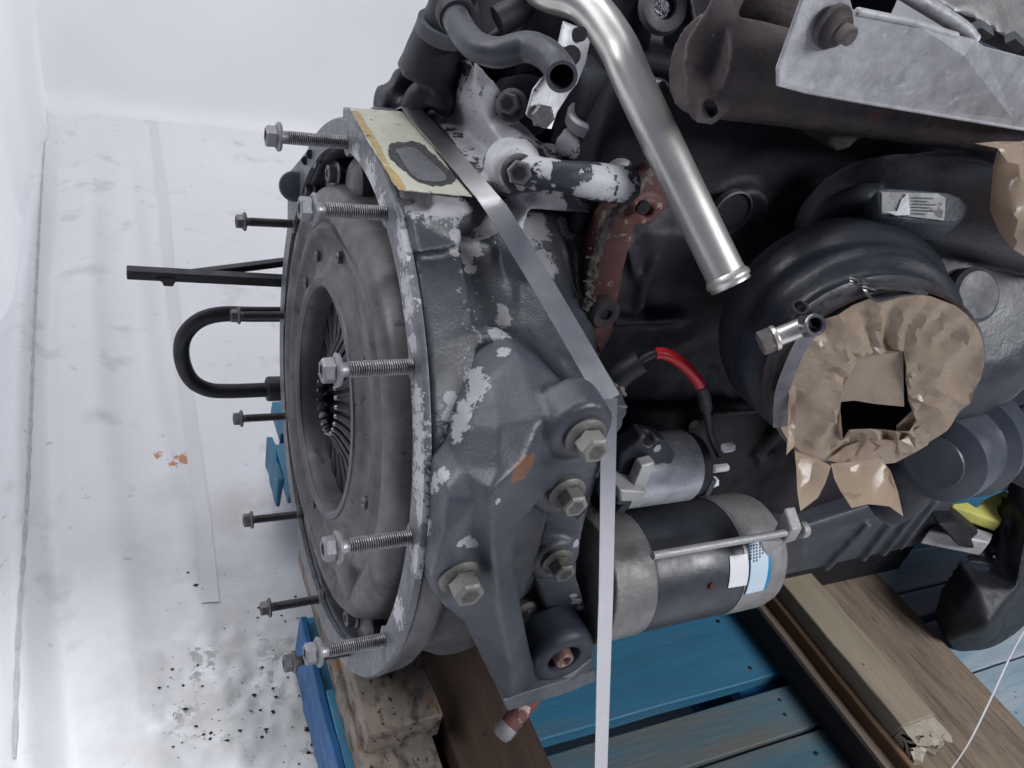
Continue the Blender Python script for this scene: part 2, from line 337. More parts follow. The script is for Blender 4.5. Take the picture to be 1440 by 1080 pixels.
M_turbo = mat('slate_turbo_casting', grime_shade=0.50, col=(.052, .058, .072), col2=(.028, .032, .043), rough=.42, nscale=14, bump=.35, bscale=260, specks=[((.12, .13, .15), 210, .72)], edge=(.10, .11, .14),
              patches=[(P(1400, 490, 'Y', -.2), .04), (P(1425, 470, 'Y', -.2), .035), (P(1365, 540, 'Y', -.2), .03)], pcol=(.26, .26, .27), pamp=.85, pnoise=150)
M_turbo_s = mat('slate_turbine_iron', grime_shade=0.50, col=(.030, .035, .048), col2=(.014, .017, .026), rough=.36, nscale=10, bump=.2, bscale=200, edge=(.06, .068, .09), specks=[((.10, .11, .13), 240, .74)])
M_clamp = mat('clamp_steel', (.23, .23, .25), (.11, .11, .125), rough=.36, metal=.8, nscale=50, bump=.1)
M_tape = mat('brown_packing_tape', (.68, .55, .43), (.54, .43, .33), rough=.24, nscale=18, bump=.15, bscale=70, coat=.35, rvar=.1, trans=.12)
M_rubber = mat('black_rubber', (.017, .018, .025), (.01, .011, .016), rough=.55, nscale=25, bump=.2)
M_rubberg = mat('greyed_rubber', (.030, .035, .052), (.019, .022, .034), rough=.5, nscale=25, bump=.15)
M_hose = mat('dusty_hose', (.055, .057, .072), (.025, .027, .038), rough=.42, nscale=35, bump=.25, bscale=150, specks=[((.3, .3, .33), 75, .70)])
M_redp = mat('red_heat_shrink', (.62, .012, .022), (.5, .01, .018), rough=.4, bump=.05)
M_strap = mat('bright_steel_strap', (.72, .72, .74), (.64, .64, .66), rough=.30, metal=1.0, nscale=5, bump=.05, bscale=50, specks=[((.2, .2, .2), 150, .78)], rvar=.05)
M_wstrap = mat('white_plastic_cord', (.68, .68, .68), (.55, .55, .55), rough=.45, bump=.05)
M_blue = mat('blue_pallet_paint', (.03, .20, .36), (.035, .14, .22), rough=.6, nscale=9, bump=.35, bscale=60, stretch=(.35, 3, 3), specks=[((.10, .13, .14), 9, .52, 8, .3), ((.01, .012, .018), 33, .76)])
M_bluew = mat('worn_blue_pallet_paint', (.11, .17, .19), (.035, .13, .20), rough=.7, nscale=9, bump=.5, bscale=60, stretch=(.3, 3, 3), specks=[((.15, .145, .125), 8, .42, 9, .25), ((.02, .02, .025), 36, .74)])
M_bluef = mat('bleached_pallet_paint', (.50, .53, .56), (.13, .30, .40), rough=.7, nscale=7, bump=.4, bscale=60, stretch=(.4, 3, 3), specks=[((.14, .12, .10), 55, .68)])
M_blued = mat('deep_blue_edge', (.008, .11, .32), (.005, .055, .15), rough=.55, nscale=20, bump=.3, bscale=90)
M_wood_d = mat('oily_brown_wood', (.085, .052, .036), (.04, .026, .020), rough=.7, nscale=14, bump=.5, bscale=60, stretch=(4, .35, 4), specks=[((.015, .013, .013), 40, .68)])
M_wood_g = mat('greasy_grey_wood', (.27, .225, .185), (.13, .11, .095), rough=.8, nscale=20, bump=.7, bscale=80, stretch=(1.4, .8, 1.4), specks=[((.03, .028, .028), 38, .50, 9, .16), ((.012, .012, .015), 90, .60, 6, .05), ((.20, .10, .05), 18, .60, 4, .1)])
M_wood_p = mat('dirty_plank_wood', (.33, .25, .18), (.16, .12, .09), rough=.8, nscale=12, bump=.5, bscale=60, stretch=(5, .5, 5), specks=[((.03, .027, .025), 110, .62, 5, .08), ((.07, .058, .05), 14, .52, 8, .2)])
M_wood_b = mat('pale_batten_wood', (.40, .335, .245), (.27, .22, .16), rough=.75, nscale=12, bump=.4, bscale=70, stretch=(5, .4, 5), specks=[((.03, .028, .025), 60, .70)])
M_wood_k = mat('blackened_wood', (.030, .022, .020), (.015, .012, .012), rough=.8, nscale=14, bump=.5, bscale=60, stretch=(4, .4, 4))
M_splint = mat('fresh_split_wood', (.62, .56, .46), (.45, .39, .30), rough=.8, nscale=60, bump=.8, bscale=150, stretch=(6, 1, 6))
M_rusttube = mat('rust_red_tube', (.23, .085, .075), (.12, .05, .045), rough=.6, nscale=50, bump=.5, bscale=200, specks=[((.5, .42, .38), 70, .6)])
M_white = mat('white_label', (.80, .80, .84), (.76, .76, .8), rough=.4, bump=0)
M_lblue = mat('label_blue', (.02, .26, .52), rough=.4, bump=0)
M_lpale = mat('pale_blue_label', (.56, .68, .78), (.52, .64, .75), rough=.4, bump=0)
M_print = mat('label_print', (.10, .11, .14), rough=.6, bump=0)
M_cream = mat('cream_sticker', (.46, .46, .38), (.36, .36, .30), rough=.45, nscale=40, bump=.15, specks=[((.07, .065, .06), 150, .66), ((.2, .19, .17), 60, .72)],
              rvar=.1)
M_tar = mat('scraped_sticker_residue', (.045, .045, .045), (.02, .02, .02), rough=.7, nscale=160, bump=1, bscale=400, specks=[((.2, .2, .18), 200, .64)])
M_rub = mat('worn_label_centre', (.19, .195, .21), (.09, .092, .105), rough=.3, metal=.2, nscale=18, bump=.05)
M_yellow = mat('yellow_foam', (.74, .72, .20), (.65, .62, .16), rough=.8, nscale=60, bump=.4)
M_paper = mat('tan_cardboard', (.55, .36, .20), (.45, .28, .15), rough=.6, nscale=20, bump=.1)
# ------------------------------------------------------------------ the setting: white sheeting
ZF = -.52
def ground_mat():
    g = lambda x, y: P(x, y, 'Z', ZF)
    M = mat('white_ground_sheet', (.80, .80, .83), (.76, .76, .79), rough=.45, nscale=3, bump=.25, bscale=14,
            patches=[(g(290, 930), .055), (g(340, 985), .075), (g(270, 1010), .06), (g(390, 920), .07), (g(400, 1000), .07), (g(455, 1050), .07), (g(330, 1050), .05), (g(440, 955), .05)], pcol=(.30, .30, .31), pamp=.95, pnoise=62, ppeak=.50, prough=.6,
            patches2=[(g(222, 641), .014), (g(258, 646), .022), (g(244, 655), .014)], pcol2=(.55, .25, .12), p2=(1.6, 130), specks=[((.06, .06, .065), 22, .765, 5), ((.64, .64, .66), 10, .57, 7, .12), ((.55, .55, .56), 30, .66, 7, .06)],
            smudge=[((.52, .52, .52), g(330, 985), .22, 1.5), ((.48, .48, .48), g(420, 1010), .15, 1.2), ((.6, .6, .58), g(330, 790), .22, .7), ((.52, .52, .52), g(400, 900), .25, .8), ((.50, .41, .38), g(360, 720), .10, .6), ((.55, .56, .60), g(145, 800), .12, .4), ((.55, .55, .55), g(250, 1060), .22, .8), ((.5, .5, .53), g(240, 690), .05, .8), ((.4, .4, .42), g(140, 590), .04, .5)])
    return M
M_ground = ground_mat()
M_sheet = mat('white_wall_sheet', (.84, .84, .84), (.80, .80, .81), rough=.6, nscale=2, bump=.12, bscale=9)
M_sheetl = mat('white_side_sheet', (.90, .90, .92), (.87, .87, .90), rough=.6, nscale=2, bump=.1, bscale=7, trans=.5)
M_seam = mat('sheet_seam_tape', (.72, .72, .74), (.68, .68, .70), rough=.4, nscale=5, bump=.1)
def gz(x, y):
    """long soft folds running away from the viewer plus a lumpy patch of gravel under the sheet"""
    z = ZF
    k = x+.02*math.sin(y*2.1)
    for (cx, w, h) in ((-.335, .02, .012), (-.285, .018, -.008), (-.205, .03, .007), (-.10, .02, .003)):
        z += 1.7*h*math.exp(-((k-cx+.03*(y-.3))/w)**2)*min(1, max(0, (2.5-y)))
    g = P(330, 985, 'Z', ZF); d = math.hypot((x-g.x)/.16, (y-g.y)/.13)
    if d < 1.3: z += max(0, 1-d/1.3)*(.010*mnoise.noise(Vector((x*55, y*55, 0)))+.006*mnoise.noise(Vector((x*140, y*140, 3))))
    z += .004*mnoise.noise(Vector((x*5, y*3, 1)))+.0015*mnoise.noise(Vector((x*14, y*9, 5)))
    return z
bm = BM(); xs = [-4+.3*i for i in range(11)]+[-.62+.0075*i for i in range(120)]+[.30+.06*i for i in range(62)]; ys = [-4+.3*i for i in range(10)]+[-.9+.05*i for i in range(14)]+[-.2+.0085*i for i in range(85)]+[.53+.03*i for i in range(66)]
grid = [[bm.verts.new((x, y, gz(x, y) if x < .5 else ZF)) for y in ys] for x in xs]
for i in range(len(xs)-1):
    for j in range(len(ys)-1): bm.faces.new((grid[i][j], grid[i+1][j], grid[i+1][j+1], grid[i][j+1]))
ground = obj('ground', bm, M_ground, kind='structure', angle=80)
for line, w in (([(215, 170), (228, 270), (240, 400), (262, 560), (281, 700), (296, 850)], .013), ([(66, 152), (52, 400), (40, 700), (28, 900), (22, 1079)], .0025)):
    bm = BM(); pts = spline([P(x, y, 'Z', ZF) for x, y in line], 24); L = []
    for p in pts:
        s = w if w > .01 else w*(1+.3*math.sin(p.y*90))
        L.append([bm.verts.new((p.x+q*s, p.y, gz(p.x+q*s, p.y)+.0018)) for q in (-1, -.33, .33, 1)])
    for a, b in zip(L, L[1:]):
        for k in range(3): bm.faces.new((a[k], a[k+1], b[k+1], b[k]))
    obj('sheet_seam', bm, M_seam if w > .01 else mat('grey_crease', (.42, .42, .44), (.62, .62, .64), rough=.6, nscale=60), ground, angle=80)  # the narrow strip is a darker grey than the seam tape
# back wall of sheeting: hangs and turns softly on to the floor, rumpled in the corner
bm = BM(); rows = []
for i in range(81):
    x = -.55+4.4*(i/80)**1.6; col = []
    for j in range(41):
        t = j/40; z = ZF-.004+2.6*t**1.5; y = 2.40+.012*mnoise.noise(Vector((x*4, z*3, 0)))-.02*math.exp(-((z-ZF)/.03)**2)*math.exp(-((x+.30)/.10)**2)
        y += .03*math.exp(-((x+.23+.25*(z-ZF))/.05)**2)*max(0, 1-abs(z-ZF-.1)/.2)
        y -= .04*math.exp(-(z-ZF)/.015)
        col.append(bm.verts.new((x, y, z)))
    rows.append(col)
for a, b in zip(rows, rows[1:]):
    for j in range(40): bm.faces.new((a[j], b[j], b[j+1], a[j+1]))
o = obj('sheet_wall', bm, M_sheet, angle=80); tag(o, 'plain pale grey hanging sheet wall at the back of the booth', 'wall')
bm = BM(); rows = []
for i in range(90):
    y = 2.42-2.1*(i/89); x0 = -.372-.05*(2.4-y)/1.32
    if y < .9: x0 -= .9*(.9-y)**1.3
    col = []
    for j in range(36):
        z = ZF-.004+2.6*(j/35)**1.4
        x = x0+.012*math.sin(y*7+z*1.5)+.006*math.sin(y*19+z*3+1)-.008*(z-ZF)+.012*mnoise.noise(Vector((y*2, z*2, 4)))
        col.append(bm.verts.new((x+.012*math.exp(-(z-ZF)/.03), y, z)))
    rows.append(col)
for a, b in zip(rows, rows[1:]):
    for j in range(35): bm.faces.new((a[j], b[j], b[j+1], a[j+1]))
o = obj('sheet_wall', bm, M_sheetl, angle=80); tag(o, 'bright white gathered sheet curtain along the left side', 'wall')
# ------------------------------------------------------------------ pallet and timbers
ZP = -.38
pal = empty('pallet', (.65, 0, ZF), label='weathered blue wooden pallet carrying the engine', cat='pallet')
def plank(lo, hi, m, parent, name='deck_board', label=None, jit=.0015, bev=.002, cuts=14, axis=0, wob=.0012):
    bm = BM(); box(bm, lo, hi, jit)
    es = [e for e in bm.edges if abs((e.verts[0].co-e.verts[1].co)[axis]) > abs(hi[axis]-lo[axis])*.8]
    bmesh.ops.subdivide_edges(bm, edges=es, cuts=cuts, use_grid_fill=True)
    s = random.random()*20
    for v in bm.verts:
        n = mnoise.noise(v.co*9+Vector((s, s, s))); n2 = mnoise.noise(v.co*30+Vector((s, 0, s)))
        v.co += Vector((n2*.6, n*.8, n*.9+n2*.3))*wob
    return obj(name, bm, m, parent, label, bev=bev)
plank((.012, -.232, ZP-.022), (1.62, -.096, ZP), M_blue, pal)
plank((.012, -.318, ZP-.022), (1.62, -.252, ZP), M_bluew, pal, label='faded greenish deck board')
plank((.012, -.46, ZP-.022), (1.62, -.324, ZP-.001), M_bluew, pal, label='faded greenish deck board')
plank((.034, -.085, ZP-.022), (1.62, .05, ZP), M_blue, pal)
plank((.045, .09, ZP-.022), (1.62, .22, ZP), M_blue, pal)
plank((.033, .26, ZP-.022), (1.62, .38, ZP), M_blue, pal)
plank((.045, .41, ZP-.022), (1.62, .50, ZP), M_blue, pal)
# bleached right-hand ends of the deck boards
plank((.957, -.318, ZP+.001), (1.66, -.225, ZP+.015), M_bluef, pal, name='top_slat', label='bleached slat at the far end')
plank((.957, -.46, ZP+.001), (1.66, -.324, ZP+.014), M_bluef, pal, name='top_slat', label='bleached slat at the far end')
plank((.955, -.212, ZP+.001), (1.66, -.163, ZP+.016), M_bluef, pal, name='top_slat', label='bleached slat at the far end')
plank((.955, -.160, ZP+.001), (1.66, -.085, ZP+.017), M_bluef, pal, name='top_slat', label='bleached slat at the far end')
for y0 in (-.46, -.02, .40):
    for x0 in (.068, .60, 1.48):
        plank((x0, y0, ZF+.022), (x0+.14, y0+.11, ZP-.045), M_blued, pal, name='block', cuts=3)
for x0 in (.055, .59, 1.47): plank((x0, -.46, ZP-.044), (x0+.15, .50, ZP-.0225), M_blued, pal, name='stringer_board', axis=1)
for x0 in (.075, .59, 1.47): plank((x0, -.46, ZF+.001), (x0+.12, .50, ZF+.0215), M_blue, pal, name='base_board', axis=1)
# left side face: bright blue edge
plank((.001, -.46, ZP-.10), (.011, .02, ZP+.001), M_blued, pal, name='side_board', axis=1, wob=.003)
plank((.004, -.10, ZF+.03), (.030, .025, ZP-.012), M_blue, pal, name='side_block', axis=1, wob=.008, label='splintered corner block')
plank((.024, .30, ZP-.07), (.032, .41, ZP+.001), M_blue, pal, name='side_block', axis=1, wob=.008, label='splintered corner block')

bm = BM(); random.seed(4)
for y0, y1 in ((-.22, -.11), (-.305, -.262), (-.445, -.34)):
    for x0 in (.62, .68, 1.50, .25, 1.02):
        for yy in (y0+.012, y1-.012):
            p = Vector((x0+random.uniform(-.01, .01), yy+random.uniform(-.006, .006), ZP)); lathe(bm, p, (0, 0, 1), [(-.004, .003), (.0004, .0032), (.0008, .0024), (.0008, 0)], 8)
obj('nail_head', bm, M_black, pal, kind='stuff')
def timber(lo, hi, m, label, cat='timber', wob=.0015, bev=.002, name='timber'):
    o = plank(lo, hi, m, None, name=name, axis=1, wob=wob, bev=bev); tag(o, label, cat); return o
timber((.026, -.215, -.338), (.112, .12, -.302), M_wood_g, 'short greasy block blackened with oil under the bell housing', wob=.004)
timber((.020, -.50, ZP+.001), (.106, .12, -.3385), M_wood_g, 'longer grimy timber lying beneath the greasy block', wob=.004)
timber((.118, -.50, ZP+.001), (.222, .15, -.322), M_wood_d, 'dark brown stained plank beside the greasy block below the bracket')
timber((.665, -.50, ZP+.001), (.955, .15, -.345), M_wood_p, 'wide dirty plank speckled with black grease lying across the pallet', wob=.002)
timber((.655, -.52, ZP+.001), (.6635, .15, -.333), M_wood_k, 'thin blackened board on edge against the wide dirty plank')
bt = empty('batten', (.75, -.15, -.345), label='pale batten with a white split end on top of the wide plank', cat='timber')
plank((.700, -.385, -.344), (.768, .12, -.300), M_wood_b, bt, name='shaft', axis=1, wob=.002)
bm = BM(); box(bm, (.702, -.408, -.343), (.766, -.3855, -.302)); bmesh.ops.subdivide_edges(bm, edges=bm.edges[:], cuts=7, use_grid_fill=True)
for v in bm.verts:
    if v.co.y < -.393: v.co.y += -.012*mnoise.noise(Vector((v.co.x*90, 0, v.co.z*60)))-.012*random.random()
    v.co.z += .003*mnoise.noise(v.co*80)
obj('split_end', bm, M_splint, bt, angle=20)
timber((.689, -.47, -.3445), (.6985, .10, -.325), mat('orange_brown_wood', (.26, .15, .085), (.17, .10, .06), rough=.75, nscale=12, stretch=(5, .4, 5), bump=.4, bscale=70), 'thin orange brown strip along the left side of the pale batten')
# scraps under the housing
bm = BM()
relief(bm, [(540, 940, -.12), (598, 916, -.10), (552, 975, -.15)], inner=[(566, 940, -.135)], ext=(0, .001, .001))
o = obj('cardboard_scrap', bm, M_paper); tag(o, 'tan folded cardboard scrap poking out beneath the bell housing', 'cardboard')
bm = BM(); random.seed(3)
for k in range(260):
    if k < 110: x, y = random.gauss(0, 14)+462, random.gauss(0, 38)+1040
    elif k < 200: x, y = random.uniform(225, 470), random.uniform(780, 1075)
    else: x, y = random.gauss(0, 60)+340, random.gauss(0, 45)+975
    p = P(x, y, 'Z', ZF); p.z = gz(p.x, p.y)+.001; s = .0007+.0045*random.random()**3.2*(1 if k < 110 else .55)
    n = 5; top = bm.verts.new(p+Vector((0, 0, s*.8))); R = [bm.verts.new(p+Vector((math.cos(6.28*i/n)*s*random.uniform(.6, 1.9), math.sin(6.28*i/n)*s*random.uniform(.6, 1.2), 0))) for i in range(n)]
    for i in range(n): bm.faces.new((top, R[i], R[(i+1) % n]))
o = obj('debris', bm, M_black, kind='stuff'); tag(o, 'scattered black crumbs of grease and grit on the white sheet')
# ------------------------------------------------------------------ engine
ENG = empty('engine', (.35, 0, -.30), label='large used diesel engine lying on timbers, clutch side facing left', cat='engine')
RB = .265
def arc(R, X, n=72): return [(X, R*math.cos(2*math.pi*k/n), R*math.sin(2*math.pi*k/n)) for k in range(n)]
# flange ring with bolt bosses
th0 = .7264; ks = [2, 1, 0, -1, -2, 4, 5, 6, 7, 8, 9]
def bpos(k, x=0, r=RB):
    t = th0+k*math.pi/6; return Vector((x, -r*math.cos(t), r*math.sin(t)))
bm = BM()
ringlathe(bm, (0, 0, 0), (1, 0, 0), [(0, .2585), (0, .2845), (.003, .2865), (.005, .2865), (.005, .2585)], 144)
for k in ks+[3]:
    lathe(bm, bpos(k, .0005, .2645), (1, 0, 0), [(0, .0115), (.0045, .0115)], 20)
obj('flange_ring', bm, M_rim, ENG)
def borecut(): return lathe(BM(), (0, 0, 0), (1, 0, 0), [(-.1, .5), (.0045, .5), (.0046, .2575), (.13, .2575)], 96)
# squared top pad of the flange
def topz(y): return .283+.09*(y+.02)
bm = BM()
fl = [P(x, y, 'X', .0015) for x, y in ((482, 150), (492, 152), (560, 290), (566, 303), (568, 350), (545, 330), (541, 292), (520, 245), (498, 215), (480, 207))]
prism(bm, fl, (.022, 0, 0)); 
fr = obj('flange_corner', bm, M_rim, ENG, bev=.002)
# shell of the housing
bm = BM()
ringlathe(bm, (0, 0, 0), (1, 0, 0), [(.0055, .2862), (.030, .284), (.042, .272), (.11, .262), (.19, .235), (.19, .215), (.10, .235), (.0055, .245)], 120)
# raised band behind the flange, near side
def rot_seg(x0, x1, r0, r1, a0, a1, n=14):
    for s in range(n):
        t0 = a0+(a1-a0)*s/n; t1 = a0+(a1-a0)*(s+1)/n
        vs = [bm.verts.new((x, -r*math.cos(t), r*math.sin(t))) for t in (t0, t1) for x, r in ((x0, r0), (x1, r0), (x1, r1), (x0, r1))]
        for f in ((0, 1, 2, 3), (7, 6, 5, 4), (0, 4, 5, 1), (1, 5, 6, 2), (2, 6, 7, 3), (3, 7, 4, 0)): bm.faces.new([vs[i] for i in f])
rot_seg(.02, .048, .25, .284, math.radians(2), math.radians(62))
rot_seg(.048, .105, .25, .268, math.radians(40), math.radians(47), 3)
rot_seg(.02, .12, .25, .273, math.radians(-28), math.radians(20), 10)
# top block with the sticker: flat top, rounded shoulder
tp = [(-.128, .262), (-.124, .275), (-.114, .2835), (-.06, .2865), (.07, .292), (.085, .28), (.07, .24), (-.06, .22), (-.112, .235)]
prism(bm, [(.0235, y, z) for y, z in tp], (.062, 0, 0))
# shoulder block under the top corner
relief(bm, [(570, 303, -.132), (650, 300, -.132), (650, 345, -.142), (642, 362, -.165), (572, 362, -.165)], ext=(0, .06, -.01))
# rest of the near side running into the block
relief(bm, [(650, 300, -.10), (720, 300, -.09), (800, 300, -.08), (850, 300, -.09), (838, 360, -.11), (826, 430, -.13), (840, 505, -.15), (850, 560, -.2), (860, 640, -.2), (835, 700, -.2), (835, 900, -.2), (600, 900, -.22), (640, 700, -.2), (640, 480, -.17)],
       inner=[(700, 350, -.115), (705, 400, -.145), (760, 420, -.15), (790, 350, -.11), (705, 480, -.18), (760, 520, -.19), (700, 600, -.22)], flat=0.0)
# diagonal swelling towards the bracket
relief(bm, [(700, 470, -.19), (760, 500, -.215), (838, 565, -.262), (858, 610, -.27), (850, 660, -.28), (800, 740, -.25), (700, 700, -.27), (620, 735, -.285), (600, 790, -.29), (600, 740, -.288), (640, 660, -.268), (672, 560, -.235)],
       inner=[(720, 560, -.245), (770, 570, -.262), (720, 640, -.28), (780, 640, -.28), (670, 690, -.29)], flat=-.12)
# rounded lower bulge (bare, dusty) under the left leg
lathe(bm, P(655, 850, 'Y', -.225), (.15, -1, .12), [(-.10, .075), (-.02, .07), (.01, .055), (.022, .03), (.024, 0)], 40)
lathe(bm, P(612, 700, 'Y', -.272), (-.1, -1, .3), [(-.03, .018), (0, .014), (.008, .008), (.010, 0)], 24)
# corner lug that carries the strap
relief(bm, [(812, 520, -.235), (838, 545, -.262), (838, 568, -.272), (886, 572, -.268), (880, 560, -.255), (856, 522, -.225)], ext=(0, .07, -.01))
relief(bm, [(838, 569, -.271), (886, 573, -.267), (876, 602, -.262), (845, 640, -.265)], ext=(0, .05, 0))
# ribs and seam on the side
tube(bm, [P(700, 340, 'Y', -.118), P(707, 385, 'Y', -.140), P(722, 415, 'Y', -.150), P(760, 432, 'Y', -.152)], .0035, 8)
tube(bm, [P(622, 478, 'Y', -.193), P(660, 474, 'Y', -.193), P(702, 474, 'Y', -.193)], .0085, 10)
box(bm, (.10, -.14, -.05), (.19, .1, .19))
relief(bm, [(728, 395, -.148), (785, 395, -.142), (812, 520, -.21), (735, 510, -.20)], flat=-.05)
tube(bm, [P(780, 335, 'Y', -.098), P(830, 332, 'Y', -.10)], .004, 8)
HOUS = cast('bell_housing', bm, M_bell, ENG, voxel=.0027, smooth=5, rough=.0006, cut=borecut())
# far side ear of the flange, behind the clutch
bm = BM(); prism(bm, [P(x, y, 'X', .004) for x, y in ((404, 330), (404, 285), (402, 245), (412, 235), (440, 200), (470, 178), (480, 190), (440, 225), (420, 270), (410, 330))], (.018, 0, 0)); 
obj('flange_ear', bm, M_rim, ENG, bev=.002)
bm = BM(); cyl(bm, P(414, 262, 'X', -.006), P(414, 262, 'X', .03), .018, seg=28, bev=.004); obj('dowel_boss', bm, M_bell, ENG)
for x, y in ((437, 217), (430, 226)):
    bm = BM(); cyl(bm, P(x, y, 'X', -.001), P(x, y, 'X', .006), .005, seg=14); obj('hole', bm, M_black, ENG)
# sticker on the top pad
def quad_sheet(pts, th=.0006, rnd=0, n=1):
    bm = BM(); prism(bm, pts, (0, 0, th)); return bm
def ontop(x, y, dz=0):
    lo = P(x, y, 'Z', .285+dz)
    for _ in range(4):
        z = max(.2865+(lo.y+.06)*(.0055/.13), .2845)+dz; lo = P(x, y, 'Z', z)
    return lo
bm = BM(); edgepts = [(492, 153), (530, 155), (566, 158), (600, 195), (640, 250), (664, 277), (600, 272), (561, 267), (540, 235), (520, 203)]
pp = []
for i, (x, y) in enumerate(edgepts):
    x2, y2 = edgepts[(i+1) % len(edgepts)]
    for s in range(5): pp.append(ontop(x+(x2-x)*s/5+random.uniform(-.8, .8), y+(y2-y)*s/5+random.uniform(-.8, .8), .0006))
prism(bm, pp, (0, 0, .0007)); STK = obj('sticker', bm, M_cream, ENG, label='worn cream sticker with a scraped dark centre', angle=20)
def blob(pts, dz, m, name, jit):
    bm = BM(); q = [ontop(p.x+random.uniform(-jit, jit), p.y+random.uniform(-jit, jit), dz) for p in spline([Vector((x, y, 0)) for x, y in pts+pts[:1]], 7)[:-1]]
    prism(bm, q, (0, 0, .0005)); return obj(name, bm, m, STK, angle=20)
M_yel = mat('aged_yellow_adhesive', (.40, .30, .12), (.26, .19, .09), rough=.5, nscale=70, bump=.3, specks=[((.08, .07, .05), 130, .62), ((.42, .42, .34), 60, .6)])
blob([(494, 157), (505, 158), (520, 182), (534, 205), (546, 232), (566, 254), (570, 266), (558, 265), (545, 243), (528, 213), (510, 184)], .0010, M_yel, 'yellow_band', 1.0)
blob([(546, 204), (560, 200), (590, 202), (612, 220), (640, 250), (622, 262), (590, 258), (568, 240), (548, 222)], .0014, M_tar, 'residue', 1.2)
blob([(556, 210), (580, 208), (602, 224), (628, 250), (612, 256), (588, 252), (572, 236)], .0021, M_rub, 'worn_centre', .3)

# bolts loosely screwed in the flange
def hexhead_mesh():
    bm = BM(); a = .0085
    lathe(bm, (0, 0, 0), (-1, 0, 0), [(0, .0125), (.0022, .0132), (.0042, .0105)], 28)
    hexr = .0098
    lathe(bm, (0, 0, 0), (-1, 0, 0), [(.0035, hexr), (.0118, hexr), (.0132, hexr*.88), (.0132, hexr*.5), (.0122, hexr*.45), (.0122, 0)], 6)
    weld(bm, 25); me = bpy.data.meshes.new('bolt_head'); bm.to_mesh(me); bm.free(); return me
def shank_mesh(L, plain=.008):
    bm = BM(); prof = [(0, .0058), (plain, .0058)]; x = plain
    while x < L: prof += [(x+.0002, .0050), (x+.0009, .0063), (x+.0012, .0063)]; x += .00185
    lathe(bm, (0, 0, 0), (1, 0, 0), prof, 18); weld(bm, 80); me = bpy.data.meshes.new('threaded_shank'); bm.to_mesh(me); bm.free(); return me
HM = hexhead_mesh(); SM = shank_mesh(.078, .007)
HMs = {}
def mesh_with(me, m):
    k = (me.name, m.name)
    if k not in HMs: c = me.copy(); c.materials.clear(); c.materials.append(m); HMs[k] = c
    return HMs[k]
for i, k in enumerate(ks):
    near = i < 5; L = .057 if near else .055
    if k == 2: L += .004
    m1 = M_hbolt if near else M_dbolt
    b = bpy.data.objects.new('flange_bolt', mesh_with(HM, m1)); COL.objects.link(b); b.parent = ENG
    b.location = bpos(k, -L)-wloc(ENG); b.rotation_euler = (random.uniform(0, 6), random.uniform(-.012, .012), random.uniform(-.012, .012))
    s = bpy.data.objects.new('threaded_shank', mesh_with(SM, M_zinc if near else M_dbolt)); COL.objects.link(s); s.parent = b
    if not near: b.scale = (.88, .88, .88)
    b['label'] = ['bright near-side flange bolt', 'black far-side flange bolt'][0 if near else 1]
# ---- clutch
CL = None
bm = BM()
def scal(t, i):
    if i in (6, 7, 8, 9): return (0, .0025*math.cos(3*t+.8)+.0012*math.cos(9*t))
    if i in (10, 11, 12): return (0, .004*math.cos(6*t))
    return (0, 0)
prof = [(.030, .117), (.012, .118), (.001, .1195), (-.002, .122), (-.001, .128), (.004, .136), (.0075, .140), (.0075, .150), (.0075, .166), (.0025, .170), (.000, .176), (.0020, .183), (.0065, .190), (.0035, .197), (.001, .203), (.001, .212), (.003, .222), (.010, .230), (.024, .234), (.036, .2355), (.041, .240), (.047, .240), (.047, .21), (.05, .16), (.045, .118)]
lathe(bm, (0, 0, 0), (1, 0, 0), prof+[prof[0]], 192, False, fr=lambda t, i: (.0012*math.sin(3*t+1.0) if i in (7, 8, 9) else 0, ((.003*math.cos(3*t-.6) if i in (8, 9, 10) else 0)-(.020*math.sin(t)**6*min(1, (i-10)/4) if 11 <= i <= 22 else 0))))
CL = obj('clutch_cover', bm, M_clutch, ENG, angle=60)
bm = BM(); ringlathe(bm, (0, 0, 0), (1, 0, 0), [(.0004, .1185), (-.0035, .1215), (-.0030, .127), (.001, .1285), (.003, .122)], 160); obj('hole_rim', bm, M_clutch2, CL, angle=60)
for px, py in ((438, 375), (460, 373), (485, 430), (505, 530), (506, 645), (497, 722), (450, 724), (408, 440)):
    p = P(px, py, 'X', .0075); q_ = Vector((0, p.y, p.z)).normalized()*.156; p = Vector((.0072, q_.y, q_.z)); bm = BM(); lathe(bm, p, (-1, 0, 0), [(-.004, .0062), (.0030, .0062), (.0042, .005), (.0042, .003), (.0028, .0022), (.0028, 0)], 20); obj('rivet', bm, M_clutch2, CL, angle=30)
for px, py, r in ((440, 835, .02),):
    pass
bm = BM(); lathe(bm, P(500, 800, 'X', .004), (-1, 0, 0), [(-.01, .032), (.004, .028), (.008, .016), (.0085, 0)], 30); obj('cover_dimple', bm, M_clutch, CL, angle=60)
bm = BM()
